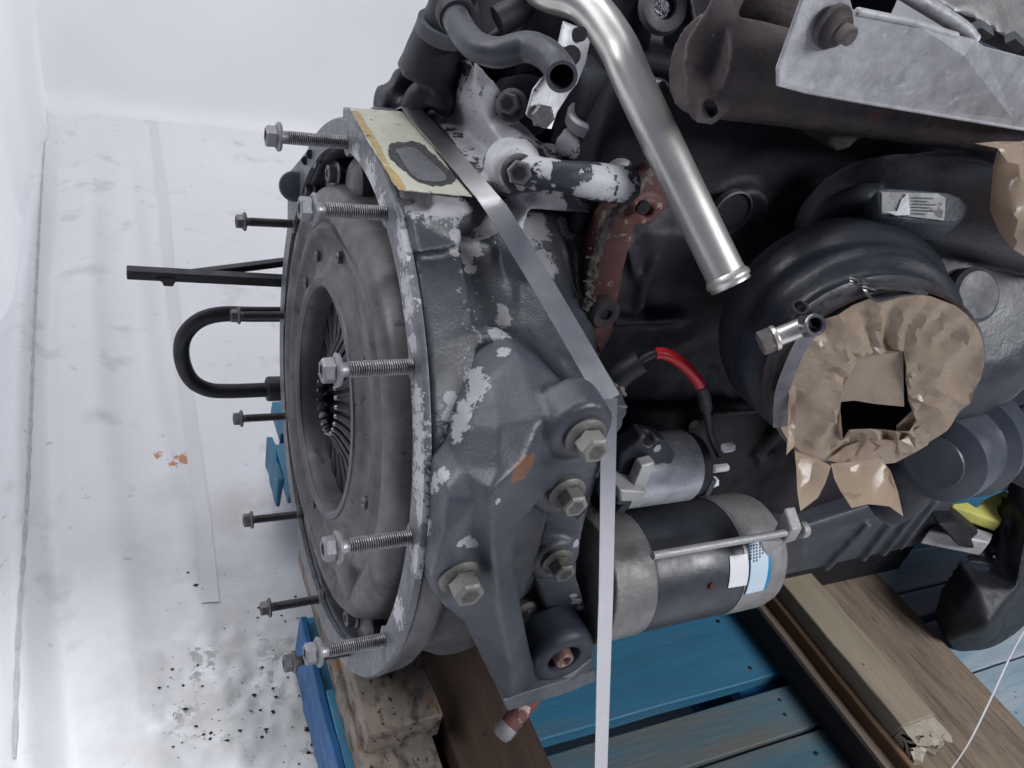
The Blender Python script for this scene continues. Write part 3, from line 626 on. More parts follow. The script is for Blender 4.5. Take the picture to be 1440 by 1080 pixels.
for k in range(24):
    t0 = 2*math.pi*(k+.06)/24; t1 = 2*math.pi*(k+.94)/24; tm = (t0+t1)/2
    def pt(x, r, t): return Vector((x, r*math.cos(t), r*math.sin(t)))
    hw = (t1-t0)/2; R = []
    for r, x, f in ((.120, .026, 1), (.095, .024, .93), (.065, .019, .78), (.045, .010, .70), (.036, .003, .78), (.0345, .006, .75)):
        R.append([bm.verts.new(pt(x-.0014*(1-abs(q)), r, tm+hw*q*f)) for q in (-1, -.4, .4, 1)]+[bm.verts.new(pt(x+.003, r, tm+hw*q*f)) for q in (1, -1)])
    for A, B in zip(R, R[1:]):
        for j in range(6): bm.faces.new((A[j], A[(j+1) % 6], B[(j+1) % 6], B[j]))
    bm.faces.new(R[0]); bm.faces.new(R[-1][::-1])
    ob = obj('spring_finger', bm, M_finger, CL, angle=50); bm = BM()
    lathe(bm, pt(.0035, .038, tm), (-1, 0, 0), [(-.002, .0024), (.0006, .0020), (.0012, .0011), (.0014, 0)], 10); obj('finger_tip', bm, M_tip, CL, angle=60); bm = BM()
cyl(bm, (.030, 0, 0), (.046, 0, 0), .118, seg=64); obj('clutch_disc', bm, M_black, CL)
bm = BM(); lathe(bm, (0, 0, 0), (1, 0, 0), [(.048, .236), (.062, .242), (.085, .242), (.085, .01)], 128); obj('flywheel', bm, M_flyw, ENG)
# ears with bolts between cover and flywheel
for px, py in ((452, 268), (487, 246), (571, 708), (512, 865)):
    p = P(px, py, 'X', .022); b = bpy.data.objects.new('cover_bolt', mesh_with(HM, M_dbolt)); COL.objects.link(b); b.parent = CL; b.location = p-wloc(CL); b.scale = (.95, .95, .95); b.rotation_euler = (random.random(), 0, 0)
for px, py in ((475, 262), (505, 262), (520, 880)):
    bm = BM(); p = P(px, py, 'X', .022); lathe(bm, p, (-1, 0, 0), [(-.02, .030), (-.004, .028), (.0, .022), (.001, 0)], 24); obj('cover_lug', bm, M_clutch, CL)

CL.location.x -= .008
# ---- mounting bracket
bm = BM(); YB = -.298
relief(bm, [(648, 660, -.281), (660, 600, -.262), (690, 530, -.238), (730, 500, -.228), (780, 530, -.248), (818, 568, -.272), (852, 596, -.284), (856, 625, -.292), (846, 655, -.292), (832, 690, -.292), (826, 720, -.290), (812, 735, -.288), (790, 690, -.292), (770, 690, -.296),
            (728, 745, -.300), (722, 790, -.300), (738, 880, -.296), (748, 925, -.292), (760, 960, -.286), (835, 925, -.276), (836, 945, -.280), (800, 962, -.292), (711, 987, -.300), (695, 960, -.302), (655, 878, -.304), (622, 850, -.300), (600, 800, -.300), (596, 742, -.298), (618, 700, -.292)],
       inner=[(700, 600, -.278), (760, 590, -.282), (700, 660, -.300), (735, 650, -.300), (690, 745, -.314), (700, 850, -.318), (718, 930, -.314), (640, 745, -.302), (640, 800, -.303), (665, 760, -.298), (668, 705, -.304), (720, 975, -.306), (690, 690, -.311)],
       edges=[(4, 5), (5, 6), (4, 12)], ext=(0, .045, 0))
# right leg, set back
relief(bm, [(770, 680, -.262), (826, 690, -.262), (822, 740, -.262), (812, 790, -.262), (812, 815, -.262), (838, 900, -.262), (838, 928, -.262), (780, 960, -.27), (748, 930, -.27), (740, 900, -.255), (768, 860, -.25), (752, 815, -.25), (750, 760, -.25)], ext=(0, .05, 0))
# bosses round the bolts
AYB = Vector((0, -1, 0))
for x, y, r, y0 in ((818, 608, .026, -.292), (793, 690, .026, -.290), (782, 790, .024, -.265), (652, 812, .026, -.298)):
    c = P(x, y, 'Y', y0); lathe(bm, c, AYB, [(-.03, r+.004), (-.002, r+.001), (.0015, r-.003), (.0015, 0)], 36)
BRK = cast('mounting_bracket', bm, M_brk, ENG, voxel=.0021, smooth=5, rough=.0003, cut=borecut())
# underside lip
bm = BM(); relief(bm, [(708, 985, -.303), (836, 944, -.283), (840, 958, -.281), (800, 975, -.290), (714, 1001, -.302)], ext=(0, .04, 0)); obj('foot_edge', bm, M_brk, BRK, bev=.002)
def flange_bolt(px, py, Y, s, m, parent, tilt=(0, -1, 0), name='bracket_bolt'):
    c = P(px, py, 'Y', Y); a = Vector(tilt).normalized()
    bm = BM(); lathe(bm, c, a, [(-.004, .0145*s), (0, .0150*s), (.0022*s, .0150*s), (.0045*s, .0120*s), (.0052*s, .0105*s)], 36)
    hr = .0105*s; lathe(bm, c, a, [(.004*s, hr), (.0155*s, hr), (.0172*s, hr*.86), (.0176*s, hr*.5), (.0176*s, 0)], 6)
    return obj(name, bm, m, parent, angle=22)
flange_bolt(822, 613, -.2945, 1.12, M_gbolt, BRK); flange_bolt(796, 692, -.2935, 1.05, M_gbolt, BRK)
flange_bolt(783, 788, -.2685, 1.02, M_gbolt, BRK); flange_bolt(648, 810, -.3015, 1.22, M_gbolt, BRK)
flange_bolt(742, 860, -.235, 1.25, M_gbolt, BRK)
# rubber bush
bc = P(783, 908, 'Y', -.275); bm = BM()
lathe(bm, bc, (0, -1, 0), [(-.02, .036), (.006, .036), (.012, .035), (.017, .031), (.019, .026), (.0165, .018), (.012, .0165), (.004, .016), (.004, 0)], 56); BU = obj('rubber_bush', bm, M_rubberg, BRK, angle=50)
bm = BM(); ringlathe(bm, bc, (0, -1, 0), [(.002, .0055), (.018, .0055), (.0195, .0065), (.0195, .0088), (.018, .0098), (.002, .0098)], 32); obj('bush_sleeve', bm, mat('rusty_sleeve', (.30, .20, .17), (.16, .09, .07), rough=.45, metal=.5, nscale=120, bump=.3), BU, angle=40)
bm = BM(); tube(bm, [P(752, 975, 'Y', -.25), P(728, 1005, 'Y', -.26), P(706, 1032, 'Y', -.268)], lambda t: .0115-.001*t, 16, smooth=4)
ob = obj('drain_tube', bm, M_rusttube, ENG, angle=60)
bm = BM(); p1 = P(706, 1032, 'Y', -.268); dd = (P(706, 1032, 'Y', -.268)-P(728, 1005, 'Y', -.26)).normalized(); lathe(bm, p1-dd*.012, dd, [(0, .0112), (.010, .0118), (.016, .009), (.018, 0)], 20); obj('tube_tip', bm, M_alu, ob)

# ---- block
bm = BM(); box(bm, (.17, -.10, -.22), (1.25, .20, .40)); box(bm, (.13, 0.0, .18), (.55, .22, .52)); box(bm, (.19, -.125, -.16), (.98, -.05, -.03))
relief(bm, [(880, 200, -.06), (1440, 200, -.10), (1440, 640, -.12), (860, 640, -.14), (835, 540, -.14), (830, 430, -.12), (850, 330, -.10)], inner=[(920, 330, -.118), (930, 440, -.115), (1000, 460, -.13), (900, 520, -.13), (1000, 330, -.115)], flat=.05)
for x, y, r in ((1035, 302, .026), (987, 442, .017)): lathe(bm, P(x, y, 'Y', -.105), (0, -1, 0), [(-.03, r*1.3), (.012, r*1.2), (.014, r), (.009, r*.9), (.009, 0)], 32)
tube(bm, [P(880, 340, 'Y', -.112), P(905, 420, 'Y', -.118), P(925, 330, 'Y', -.112)], .004, 8, smooth=0)
tube(bm, [P(940, 320, 'Y', -.112), P(915, 380, 'Y', -.116), P(900, 430, 'Y', -.12)], .006, 8)
tube(bm, [P(860, 452, 'Y', -.130), P(960, 448, 'Y', -.122)], .005, 8)
tube(bm, [P(995, 515, 'Y', -.13), P(1040, 580, 'Y', -.13)], .006, 8)
BLK = cast('engine_block', bm, M_dark, ENG, voxel=.0048, smooth=3, rough=.001)
for x, y, r in ((1028, 298, .022),): 
    bm = BM(); lathe(bm, P(x, y, 'Y', -.1165), (0, -1, 0), [(-.004, r), (.003, r), (.004, r*.93), (.001, r*.85), (.0005, 0)], 36); obj('core_plug', bm, M_dark2, BLK)
bm = BM(); ringlathe(bm, P(986, 443, 'Y', -.118), (0, -1, 0), [(0, .006), (.004, .006), (.005, .008), (.005, .013), (.002, .0155), (0, .0155)], 32); obj('bolt_boss', bm, M_dark2, BLK)
# red painted edge of the block
bm = BM(); relief(bm, [(893, 262, -.124), (922, 240, -.122), (960, 256, -.122), (945, 285, -.124), (925, 305, -.126), (895, 316, -.128), (880, 370, -.133), (868, 430, -.137), (862, 470, -.140), (845, 500, -.142), (832, 480, -.142), (828, 430, -.140), (842, 360, -.134), (856, 315, -.13)], ext=(0, .03, 0))
cut = BM(); c = P(905, 293, 'Y', -.12); cyl(cut, c-Vector((0, .02, 0)), c+Vector((0, .012, 0)), .0055, seg=14)
lathe(bm, c+Vector((0, .01, 0)), (0, -1, 0), [(0, .016), (.017, .013), (.019, .012), (.019, 0)], 20)
RED = cast('block_rim', bm, M_red, ENG, voxel=.002, smooth=3, rough=.0008, cut=cut, label='red primed edge of the block beside the bell housing')
bm = BM(); c = P(905, 293, 'Y', -.138); cyl(bm, c, c+Vector((0, .003, 0)), .0065, seg=18); obj('hole', bm, M_black, RED)
bm = BM(); random.seed(11); pth = [P(x, y, 'Y', yy) for x, y, yy in ((935, 236, -.126), (905, 262, -.130), (880, 290, -.133), (858, 320, -.136), (843, 365, -.139), (832, 420, -.143), (832, 470, -.145), (850, 530, -.18), (880, 555, -.235))]
sp = spline(pth, 14)
for p in sp:
    for _ in range(7):
        q = p+Vector([random.gauss(0, .0022) for _ in range(3)])+Vector((-.003, .001, 0)); lathe(bm, q, (random.random()-.5, -1, random.random()-.5), [(-.002, .0016), (0, .0019*random.uniform(.4, 1.4)), (.0010, 0)], 5)
cast('sealant_bead', bm, mat('crusty_sealant', (.20, .18, .165), (.07, .055, .052), rough=.8, nscale=120, bump=.6), ENG, voxel=.0012, smooth=2, rough=.0004, keepall=True)
for x, y, Y in ((850, 441, -.148), (847, 610, -.16)):
    bm = BM(); ringlathe(bm, P(x, y, 'Y', Y), (0, -1, 0), [(-.01, .006), (.003, .006), (.004, .008), (.004, .013), (.001, .015), (-.01, .015)], 28); e = obj('bolt_boss', bm, M_brown, ENG)
    bm = BM(); cyl(bm, P(x, y, 'Y', Y), P(x, y, 'Y', Y)+Vector((0, .002, 0)), .0061, seg=16); obj('hole', bm, M_black, e)
# lower brownish block face with lugs
bm = BM()
relief(bm, [(880, 575, -.145), (1060, 565, -.14), (1200, 640, -.15), (1330, 660, -.15), (1340, 700, -.16), (1120, 745, -.165), (1000, 720, -.165), (880, 720, -.165)], inner=[(1000, 580, -.15), (1080, 640, -.155)], ext=(0, .05, 0))
for x, y in ((977, 598), (1075, 645), (1040, 672)): lathe(bm, P(x, y, 'Y', -.155), (0, -1, 0), [(-.02, .018), (.006, .014), (.008, .012), (.008, 0)], 22)
tube(bm, [P(1000, 583, 'Y', -.155), P(1065, 578, 'Y', -.155)], .004, 8)
tube(bm, [P(1060, 640, 'Y', -.158), P(1110, 590, 'Y', -.158)], .010, 10)
LB = cast('lower_block_side', bm, M_brown, ENG, voxel=.0035, smooth=3, rough=.0008)
for x, y in ((975, 597), (1073, 645)):
    bm = BM(); lathe(bm, P(x, y, 'Y', -.1632), (0, -1, 0), [(-.002, .006), (.0006, .006), (.0006, 0)], 18); obj('hole', bm, M_black, LB)
# sump
bm = BM()
relief(bm, [(1085, 735, -.185), (1130, 742, -.185), (1345, 672, -.185), (1350, 698, -.180), (1300, 765, -.165), (1130, 803, -.165), (1080, 815, -.165)], inner=[(1140, 750, -.175), (1320, 705, -.175)], ext=(0, .09, 0))
for (a, b) in (((1160, 800), (1222, 735)), ((1212, 787), (1262, 722)), ((1240, 780), (1292, 712)), ((1265, 770), (1318, 700))): tube(bm, [P(*a, 'Y', -.170), P(*b, 'Y', -.180)], .0065, 8, smooth=0)
cast('sump', bm, mat('slate_sump', (.085, .095, .115), (.05, .056, .07), rough=.5, nscale=16, bump=.2, edge=(.16, .17, .19), specks=[((.2, .21, .23), 180, .74)]), ENG, voxel=.003, smooth=3, rough=.0003)
bm = BM(); box(bm, (.20, -.10, -.298), (.64, .15, -.16)); box(bm, (.62, -.13, -.34), (1.0, .15, -.16)); obj('sump_floor', bm, M_black, ENG)

# ---- flaking casting above the bell housing
bm = BM()
relief(bm, [(622, 168, .08), (630, 130, .05), (660, 85, .03), (668, 84, .0), (700, 120, -.01), (725, 170, -.02), (728, 163, -.03), (770, 208, -.05), (800, 200, -.02), (870, 205, -.05), (890, 240, -.10), (888, 272, -.13), (830, 300, -.11), (745, 295, -.10), (735, 330, -.11), (716, 330, -.11), (704, 288, -.07), (662, 228, .02)],
       inner=[(668, 120, .0), (685, 170, -.025), (705, 200, -.05), (735, 205, -.075), (700, 250, -.075), (765, 225, -.07)], ext=(0, .08, -.02))
zz = lambda x, y, z=.287: (x, y, P(x, y, 'Z', z).y)
relief(bm, [zz(606, 172), zz(640, 222), zz(676, 262), (704, 290, -.06), (730, 240, -.06), (715, 180, -.01), (680, 120, .03), (650, 120, .06), (625, 140, .09)], inner=[zz(685, 200, .290), zz(668, 165, .300), zz(655, 200, .288)], ext=(0, .10, -.06))
# valley web between strap and casting
lathe(bm, P(726, 240, 'Y', -.105), (-.35, -1, .25), [(-.03, .026), (0, .020), (.003, .017), (.003, 0)], 32)
tube(bm, [P(720, 245, 'Y', -.10), P(770, 245, 'Y', -.125), P(815, 252, 'Y', -.135), P(885, 262, 'Y', -.13)], lambda t: .0145+.002*math.cos(t*7), 18)
tube(bm, [P(790, 195, 'Y', -.05), P(880, 245, 'Y', -.105)], .012, 12)
UP = cast('upper_casting', bm, M_upper, ENG, voxel=.0026, smooth=4, rough=.0009, label='casting with silver paint flaking off')
flange_bolt(730, 242, -.112, 1.0, M_dbolt, UP, tilt=(-.5, -1, .3), name='casting_bolt')
flange_bolt(720, 148, -.03, .95, M_dbolt, UP, tilt=(-.75, -.8, .3), name='casting_bolt')
bm = BM(); lathe(bm, P(740, 150, 'Y', -.01), (-.3, -1, .2), [(-.03, .03), (0, .028), (.002, .02), (.002, 0)], 24); obj('recess', bm, M_dark2, UP)
# dark mass above and behind it
bm = BM()
relief(bm, [(560, 165, .10), (570, 110, .12), (575, 60, .13), (600, 20, .14), (625, -40, .14), (900, -60, .05), (960, -60, .0), (985, 60, -.03), (960, 200, -.06), (900, 240, -.06), (800, 210, .0), (720, 180, .02), (640, 175, .05)],
       inner=[(600, 90, .09), (640, 110, .08), (700, 60, .08), (760, 60, .08), (820, 120, .02), (880, 80, .02)], ext=(.09, .07, 0))
lathe(bm, P(600, 110, 'Y', .06), P(628, 25, 'Y', .05)-P(600, 110, 'Y', .06), [(0, .030), (.05, .024), (.06, .020), (.10, .020)], 28)
for x, y, r in ((548, 128, .011), (553, 112, .010), (566, 93, .008), (530, 145, .018)): cyl(bm, P(x, y, 'Y', .10), P(x, y, 'Y', .10)+Vector((.06, 0, 0)), r, seg=16)
tube(bm, [P(640, 150, 'Y', .04), P(600, 130, 'Y', .06), P(575, 160, 'Y', .07)], .014, 10)
for x, y in ((650, 90), (665, 60), (740, 92), (700, 110)): lathe(bm, P(x, y, 'Y', .06), (-.5, -1, .3), [(-.03, .016), (.01, .012), (.012, 0)], 16)
tube(bm, [P(700, 60, 'Y', .05), P(740, 25, 'Y', .04), P(790, 0, 'Y', .03)], .012, 12)
tube(bm, [P(822, 170, 'Y', -.03), P(850, 90, 'Y', -.03), P(880, -20, 'Y', -.03)], .022, 20)
tube(bm, [P(850, 170, 'Y', -.02), P(885, 70, 'Y', -.02), P(890, -20, 'Y', -.02)], .018, 20)
TG = cast('timing_gear_housing', bm, M_dark2, ENG, voxel=.004, smooth=3, rough=.0008)
for x, y in ((932, 10),):
    bm = BM(); ringlathe(bm, P(x, y, 'Y', -.075), (-.2, -1, .3), [(0, .010), (.006, .010), (.007, .013), (.006, .019), (0, .022)], 30); obj('oil_port', bm, M_dark2, ENG)
    bm = BM(); lathe(bm, P(x, y, 'Y', -.072), (-.2, -1, .3), [(0, .0095), (.002, .0095), (.003, .004), (.003, 0)], 20); obj('port_plug', bm, mat('wet_oily_steel', (.12, .12, .14), rough=.12, metal=.8, nscale=60, bump=.5, bscale=200), ENG)
bm = BM(); lathe(bm, P(926, 128, 'Y', -.12), (0, -1, .2), [(-.02, .010), (0, .010), (.003, .008), (.004, 0)], 20); obj('flecked_plug', bm, mat('paint_flecked_steel', (.05, .05, .06), rough=.4, specks=[((.5, .5, .52), 130, .54)], nscale=60), ENG)
bm = BM(); tube(bm, [P(805, 250, 'Y', -.04), P(835, 165, 'Y', -.06), P(850, 90, 'Y', -.07)], .019, 20, smooth=3); obj('filter_neck', bm, M_dark2, ENG, angle=60)
bm = BM(); ringlathe(bm, P(833, 168, 'Y', -.062), P(850, 90, 'Y', -.07)-P(805, 250, 'Y', -.04), [(-.006, .018), (-.006, .0235), (.004, .0235), (.006, .021), (.006, .018)], 30); obj('neck_collar', bm, M_plate, ENG)

# ---- short coolant hose with its cut end
bm = BM(); tube(bm, [P(636, 12, 'Y', -.02), P(648, 40, 'Y', -.05), P(668, 64, 'Y', -.08), P(700, 74, 'Y', -.10), P(740, 66, 'Y', -.11), P(768, 76, 'Y', -.13), P(786, 96, 'Y', -.150), P(790, 108, 'Y', -.168)], .0112, 22, hollow=.24, smooth=10)
HS = obj('cut_hose', bm, M_hose, ENG, angle=60)
bm = BM(); c = P(641, 20, 'Y', -.028); ringlathe(bm, c, P(648, 40, 'Y', -.05)-P(636, 12, 'Y', -.02), [(-.006, .0115), (-.006, .0155), (.004, .0155), (.006, .0145), (.006, .0115)], 30); obj('hose_collar', bm, M_rubber, HS, angle=50)
bm = BM(); tube(bm, [P(620, 50, 'Y', .04), P(636, 0, 'Y', .03), P(650, -40, 'Y', .02)], .019, 20); c = P(622, 40, 'Y', .037)
ringlathe(bm, c, P(636, 0, 'Y', .03)-P(620, 50, 'Y', .04), [(-.007, .018), (-.007, .0235), (.005, .0235), (.005, .018)], 30); obj('breather_pipe', bm, M_dark2, ENG, angle=50)
bm = BM(); tube(bm, [P(700, 30, 'Y', .0), P(725, 15, 'Y', .0), P(745, -10, 'Y', .0)], .013, 14); obj('dark_hose', bm, M_rubber, ENG, angle=60)
# ---- pale bent clip bracket
bm = BM()
relief(bm, [(793, 32, -.10), (814, 40, -.10), (830, 58, -.10), (824, 88, -.11), (812, 118, -.125), (802, 130, -.13), (784, 158, -.14), (776, 182, -.145), (762, 180, -.145), (740, 163, -.145), (750, 128, -.14), (762, 112, -.135), (784, 98, -.115), (782, 78, -.11)], inner=[(795, 105, -.125), (805, 70, -.105)], ext=(0, .0028, .001))
CB = obj('clip_bracket', bm, M_plate, ENG, angle=40, bev=.0006)
c = P(762, 163, 'Y', -.147); bm = BM(); lathe(bm, c, (-.35, -1, .25), [(0, .009), (.007, .0088), (.008, .0075), (.008, 0)], 6); obj('clip_bolt', bm, M_dbolt, CB, angle=25)
c = P(803, 78, 'Y', -.112); bm = BM(); lathe(bm, c, (-.35, -1, .25), [(-.001, .0075), (.0006, .0075), (.0006, 0)], 20); obj('hole', bm, M_black, CB)
c = P(816, 48, 'Y', -.104); bm = BM(); lathe(bm, c, (-.35, -1, .25), [(-.001, .0055), (.0006, .0055), (.0006, 0)], 20); obj('hole', bm, M_black, CB)

# ---- bright tube
dep = .64
tp = [at(690, -70, .70), at(760, -18, .67), at(822, 6, .655), at(866, 60, .645), at(893, 120, .64), at(960, 262, .64), at(1027, 400, .645)]
bm = BM(); tube(bm, tp, .0162, 36, hollow=.12, smooth=14); TB = obj('coolant_tube', bm, M_chrome, ENG, angle=60, label='bright bare steel tube with flared end')
ax = (tp[-1]-tp[-2]).normalized(); bm = BM()
ringlathe(bm, tp[-1], ax, [(-.010, .0160), (-.006, .0184), (-.003, .0186), (-.002, .0172), (.001, .0170), (.0015, .0155), (-.004, .0145)], 40); obj('tube_bead', bm, M_chrome, TB, angle=60)
bm = BM(); cyl(bm, tp[-1]-ax*.004, tp[-1]-ax*.003, .0146, seg=30); obj('tube_bore', bm, M_black, TB)

# ---- exhaust manifold
mc = on(1100, 85, 'Y', -.16); mdir = Vector((1, 0, 0))
bm = BM()
m0 = on(1010, 95, 'Y', -.16)
lathe(bm, m0-mdir*.02, mdir, [(0, .036), (.04, .037), (.10, .036), (.70, .036)], 40)
relief(bm, [(962, 60, -.175), (985, 25, -.175), (1015, -30, -.17), (1060, -30, -.165), (1025, 40, -.175), (1015, 100, -.18), (1036, 140, -.195), (1022, 160, -.195), (1000, 178, -.195), (972, 170, -.195), (962, 145, -.19), (960, 100, -.18)], holes=[[(996+12*math.cos(t*.524), 153+14*math.sin(t*.524), -.195) for t in range(12)]], ext=(.012, .012, 0))
for x, y in ((1170, 180),): lathe(bm, P(x, y, 'Y', -.15), (-.2, -1, 0), [(-.03, .016), (.02, .014), (.022, 0)], 20)
EX = cast('exhaust_manifold', bm, M_rust, ENG, voxel=.0026, smooth=3, rough=.0007)
bm = BM(); tube(bm, [P(1030, -45, 'Y', -.10), P(1090, 5, 'Y', -.13), P(1150, 40, 'Y', -.13)], .022, 18); obj('upper_runner', bm, M_rust, ENG, angle=60)
# ---- heat shield (pressed sheet)
bm = BM()
relief(bm, [(1128, -30, -.232), (1128, 0, -.232), (1094, 95, -.232), (1094, 118, -.232), (1135, 129, -.232), (1228, 146, -.224), (1440, 182, -.214), (1500, 190, -.212), (1500, 96, -.212), (1385, 66, -.226), (1372, 56, -.228), (1345, 50, -.229), (1280, 30, -.231), (1200, 14, -.232), (1188, -30, -.232)],
       inner=[(1355, 78, -.235), (1425, 168, -.2155)],
       edges=[(0, 1), (0, 4)], ext=(0, .0022, .0004))
tube(bm, [P(1128, -30, 'Y', -.2315), P(1128, 0, 'Y', -.2315), P(1094, 95, 'Y', -.2315), P(1094, 118, 'Y', -.2315), P(1135, 129, 'Y', -.2315), P(1228, 146, 'Y', -.2235), P(1440, 182, 'Y', -.2135)], .0018, 6, smooth=0)
tube(bm, [P(1205, 16, 'Y', -.231), P(1280, 31, 'Y', -.230), P(1345, 51, 'Y', -.228)], .003, 8, smooth=0)
HSH = obj('heat_shield', bm, M_shield, ENG, angle=12, bev=.0008)
c = P(1172, 38, 'Y', -.236); bm = BM(); ta = (.12, -1, -.12)
lathe(bm, c, ta, [(-.002, .0150), (.001, .0150), (.002, .0125), (.006, .0115), (.008, .0095), (.008, 0)], 30); NT = obj('shield_nut', bm, M_rust, HSH, angle=30)
bm = BM(); lathe(bm, c+Vector(ta).normalized()*.008, ta, [(0, .0066), (.008, .0064), (.009, .005), (.009, 0)], 18); obj('stud', bm, M_rust, NT, angle=30)
bm = BM(); tube(bm, [P(1225, -40, 'Y', -.185), P(1290, 0, 'Y', -.195), P(1350, 38, 'Y', -.205), P(1368, 58, 'Y', -.210)], .0062, 14); obj('shield_stay', bm, M_shield, ENG, angle=60)
# aluminium cover top right
bm = BM()
relief(bm, [(1240, -60, -.05), (1320, -10, -.08), (1330, 12, -.10), (1395, 40, -.11), (1440, 70, -.11), (1520, 110, -.11), (1520, -60, -.05)], inner=[(1400, -5, -.09), (1360, 5, -.10)], ext=(0, .10, 0))
for a, b in (((1330, 30), (1440, 85)),): tube(bm, [P(*a, 'Y', -.15), P(*b, 'Y', -.15)], .010, 10)
cast('rocker_cover', bm, M_alu, ENG, voxel=.0035, smooth=3, rough=.0012)
for a, b in (((1372, 36), (1390, 48)), ((1420, 52), (1436, 66))):
    bm = BM(); tube(bm, [P(*a, 'Y', -.155), P(*b, 'Y', -.155)], .006, 4, smooth=0); obj('shield_clip', bm, M_dark2, ENG)

# ---- starter motor
YS = -.235; sc = on(1000, 780, 'Y', YS); RS = .064
def sx(px, py): return on(px, py, 'Y', YS-RS*.8).x
x0, x1, x2 = sx(922, 830), sx(1052, 800), sx(1112, 790)
ST = empty('starter_motor', (x1, YS, sc.z-RS), ENG)
bm = BM(); lathe(bm, (0, YS, sc.z), (1, 0, 0), [(x0-.001, RS*.985), (x0+.002, RS), (x1, RS), (x1, 0)], 96); obj('motor_body', bm, M_start, ST, angle=40)
bm = BM(); lathe(bm, (0, YS, sc.z), (1, 0, 0), [(x1-.004, RS*.99), (x1-.003, RS*1.02), (x2-.02, RS*1.02), (x2-.008, RS*.97), (x2, RS*.86), (x2, 0)], 96)
bz = on(1015, 762, 'Y', YS-RS)
ringlathe(bm, (0, YS, sc.z), (1, 0, 0), [(x1-.006, RS*.97), (x1-.006, RS*1.012), (x1, RS*1.018), (x1, RS*.97)], 80)
EC = obj('end_cap', bm, M_alu, ST, angle=30)
bm = BM(); bb = Vector((0, YS-RS*1.0, bz.z)); bx0 = on(922, 776, 'Y', YS-RS).x; bx1 = on(1128, 745, 'Y', YS-RS-.005).x
prism(bm, [(bx1-.018, bb.y-.007, bz.z+.008), (bx1-.018, bb.y-.007, bz.z-.008), (bx1-.018, YS-RS*.86, bz.z-.035), (bx1-.018, YS-RS*.8, bz.z+.02)], (.015, 0, 0)); obj('bolt_lug', bm, M_alu, EC, bev=.002)
bm = BM(); prism(bm, [(bx1-.045, bb.y-.001, bz.z-.008), (bx1-.022, bb.y-.007, bz.z-.006), (bx1-.022, bb.y-.002, bz.z-.034)], (0, .01, 0)); obj('web', bm, M_alu, EC)
bm = BM(); cyl(bm, (bx0-.004, bb.y-.002, bz.z), (bx1-.002, bb.y-.002, bz.z), .0038, seg=16); RD = obj('through_bolt', bm, M_alu, ST)
bm = BM(); cyl(bm, (bx1+.0005, bb.y-.002, bz.z), (bx1+.009, bb.y-.002, bz.z), .0085, seg=18, bev=.0015); obj('bolt_cap', bm, M_alu, ST)
# drive end casting
bm = BM(); lathe(bm, (0, YS, sc.z), (1, 0, 0), [(.21, RS*1.04), (x0-.03, RS*1.03), (x0, RS*1.015)], 64)
relief(bm, [(868, 655, -.262), (905, 640, -.262), (890, 700, -.27), (900, 712, -.27), (868, 715, -.27)], ext=(0, .06, 0))
lathe(bm, (0, bb.y+.006, bz.z), (1, 0, 0), [(bx0-.03, .006), (bx0-.006, .0075), (bx0-.001, .006)], 18)
cast('drive_end_casting', bm, M_alu, ST, voxel=.0024, smooth=3, rough=.0006)
# solenoid
YL = -.205; lc = on(950, 655, 'Y', YL); RL = .0365
def lx(px, py): return on(px, py, 'Y', YL-RL).x
l0, l1 = lx(890, 680), lx(1000, 660)
bm = BM(); lathe(bm, (0, YL, lc.z), (1, 0, 0), [(l0, RL), (l1-.002, RL), (l1, RL*.97), (l1, 0)], 72); obj('solenoid', bm, M_solen, ST, angle=40)
bm = BM(); lathe(bm, (0, YL, lc.z), (1, 0, 0), [(l1+.0005, RL*.93), (l1+.012, RL*.90), (l1+.014, RL*.8), (l1+.014, 0)], 48); obj('solenoid_cap', bm, M_rubber, ST, angle=40)
bm = BM(); ringlathe(bm, (0, YL, lc.z), (1, 0, 0), [(l0-.006, RL*.9), (l0-.006, RL*1.12), (l0+.006, RL*1.12), (l0+.006, RL*.9)], 48)
relief(bm, [(872, 640, -.232), (905, 612, -.235), (935, 618, -.236), (950, 640, -.236), (945, 655, -.238), (920, 652, -.242), (885, 712, -.25), (868, 712, -.25)], ext=(0, .02, 0))
cut = BM(); c = P(921, 628, 'Y', -.245); cyl(cut, c, c+Vector((0, .02, 0)), .006, seg=16)
cast('solenoid_yoke', bm, M_dark2, ST, voxel=.002, smooth=3, rough=.0003, cut=cut)
bm = BM(); lathe(bm, P(922, 628, 'Y', -.236), (0, -1, .1), [(0, .0045), (.003, .0045), (.0035, 0)], 6); obj('yoke_bolt', bm, M_tip, ST)
bm = BM(); relief(bm, [(903, 655, -.252), (922, 650, -.250), (903, 700, -.256), (884, 702, -.256)], ext=(0, .012, 0)); relief(bm, [(872, 690, -.262), (912, 692, -.262), (900, 705, -.262), (872, 706, -.262)], ext=(0, .03, 0)); obj('yoke_web', bm, M_alu, ST, bev=.002)
for x, y, r, d in ((1018, 630, .0048, .012), (1024, 657, .0042, .018), (1018, 676, .0058, .012)):
    c = P(x, y, 'Y', YL-.028); c.x = l1+.013
    bm = BM(); cyl(bm, c, c+Vector((d, 0, 0)), r, seg=6, bev=.0008); e = obj('terminal', bm, M_white, ST)
bm = BM(); box(bm, (l1+.012, YL-.034, lc.z-.014), (l1+.019, YL-.024, lc.z+.006)); obj('terminal_block', bm, M_dark2, ST, bev=.001)
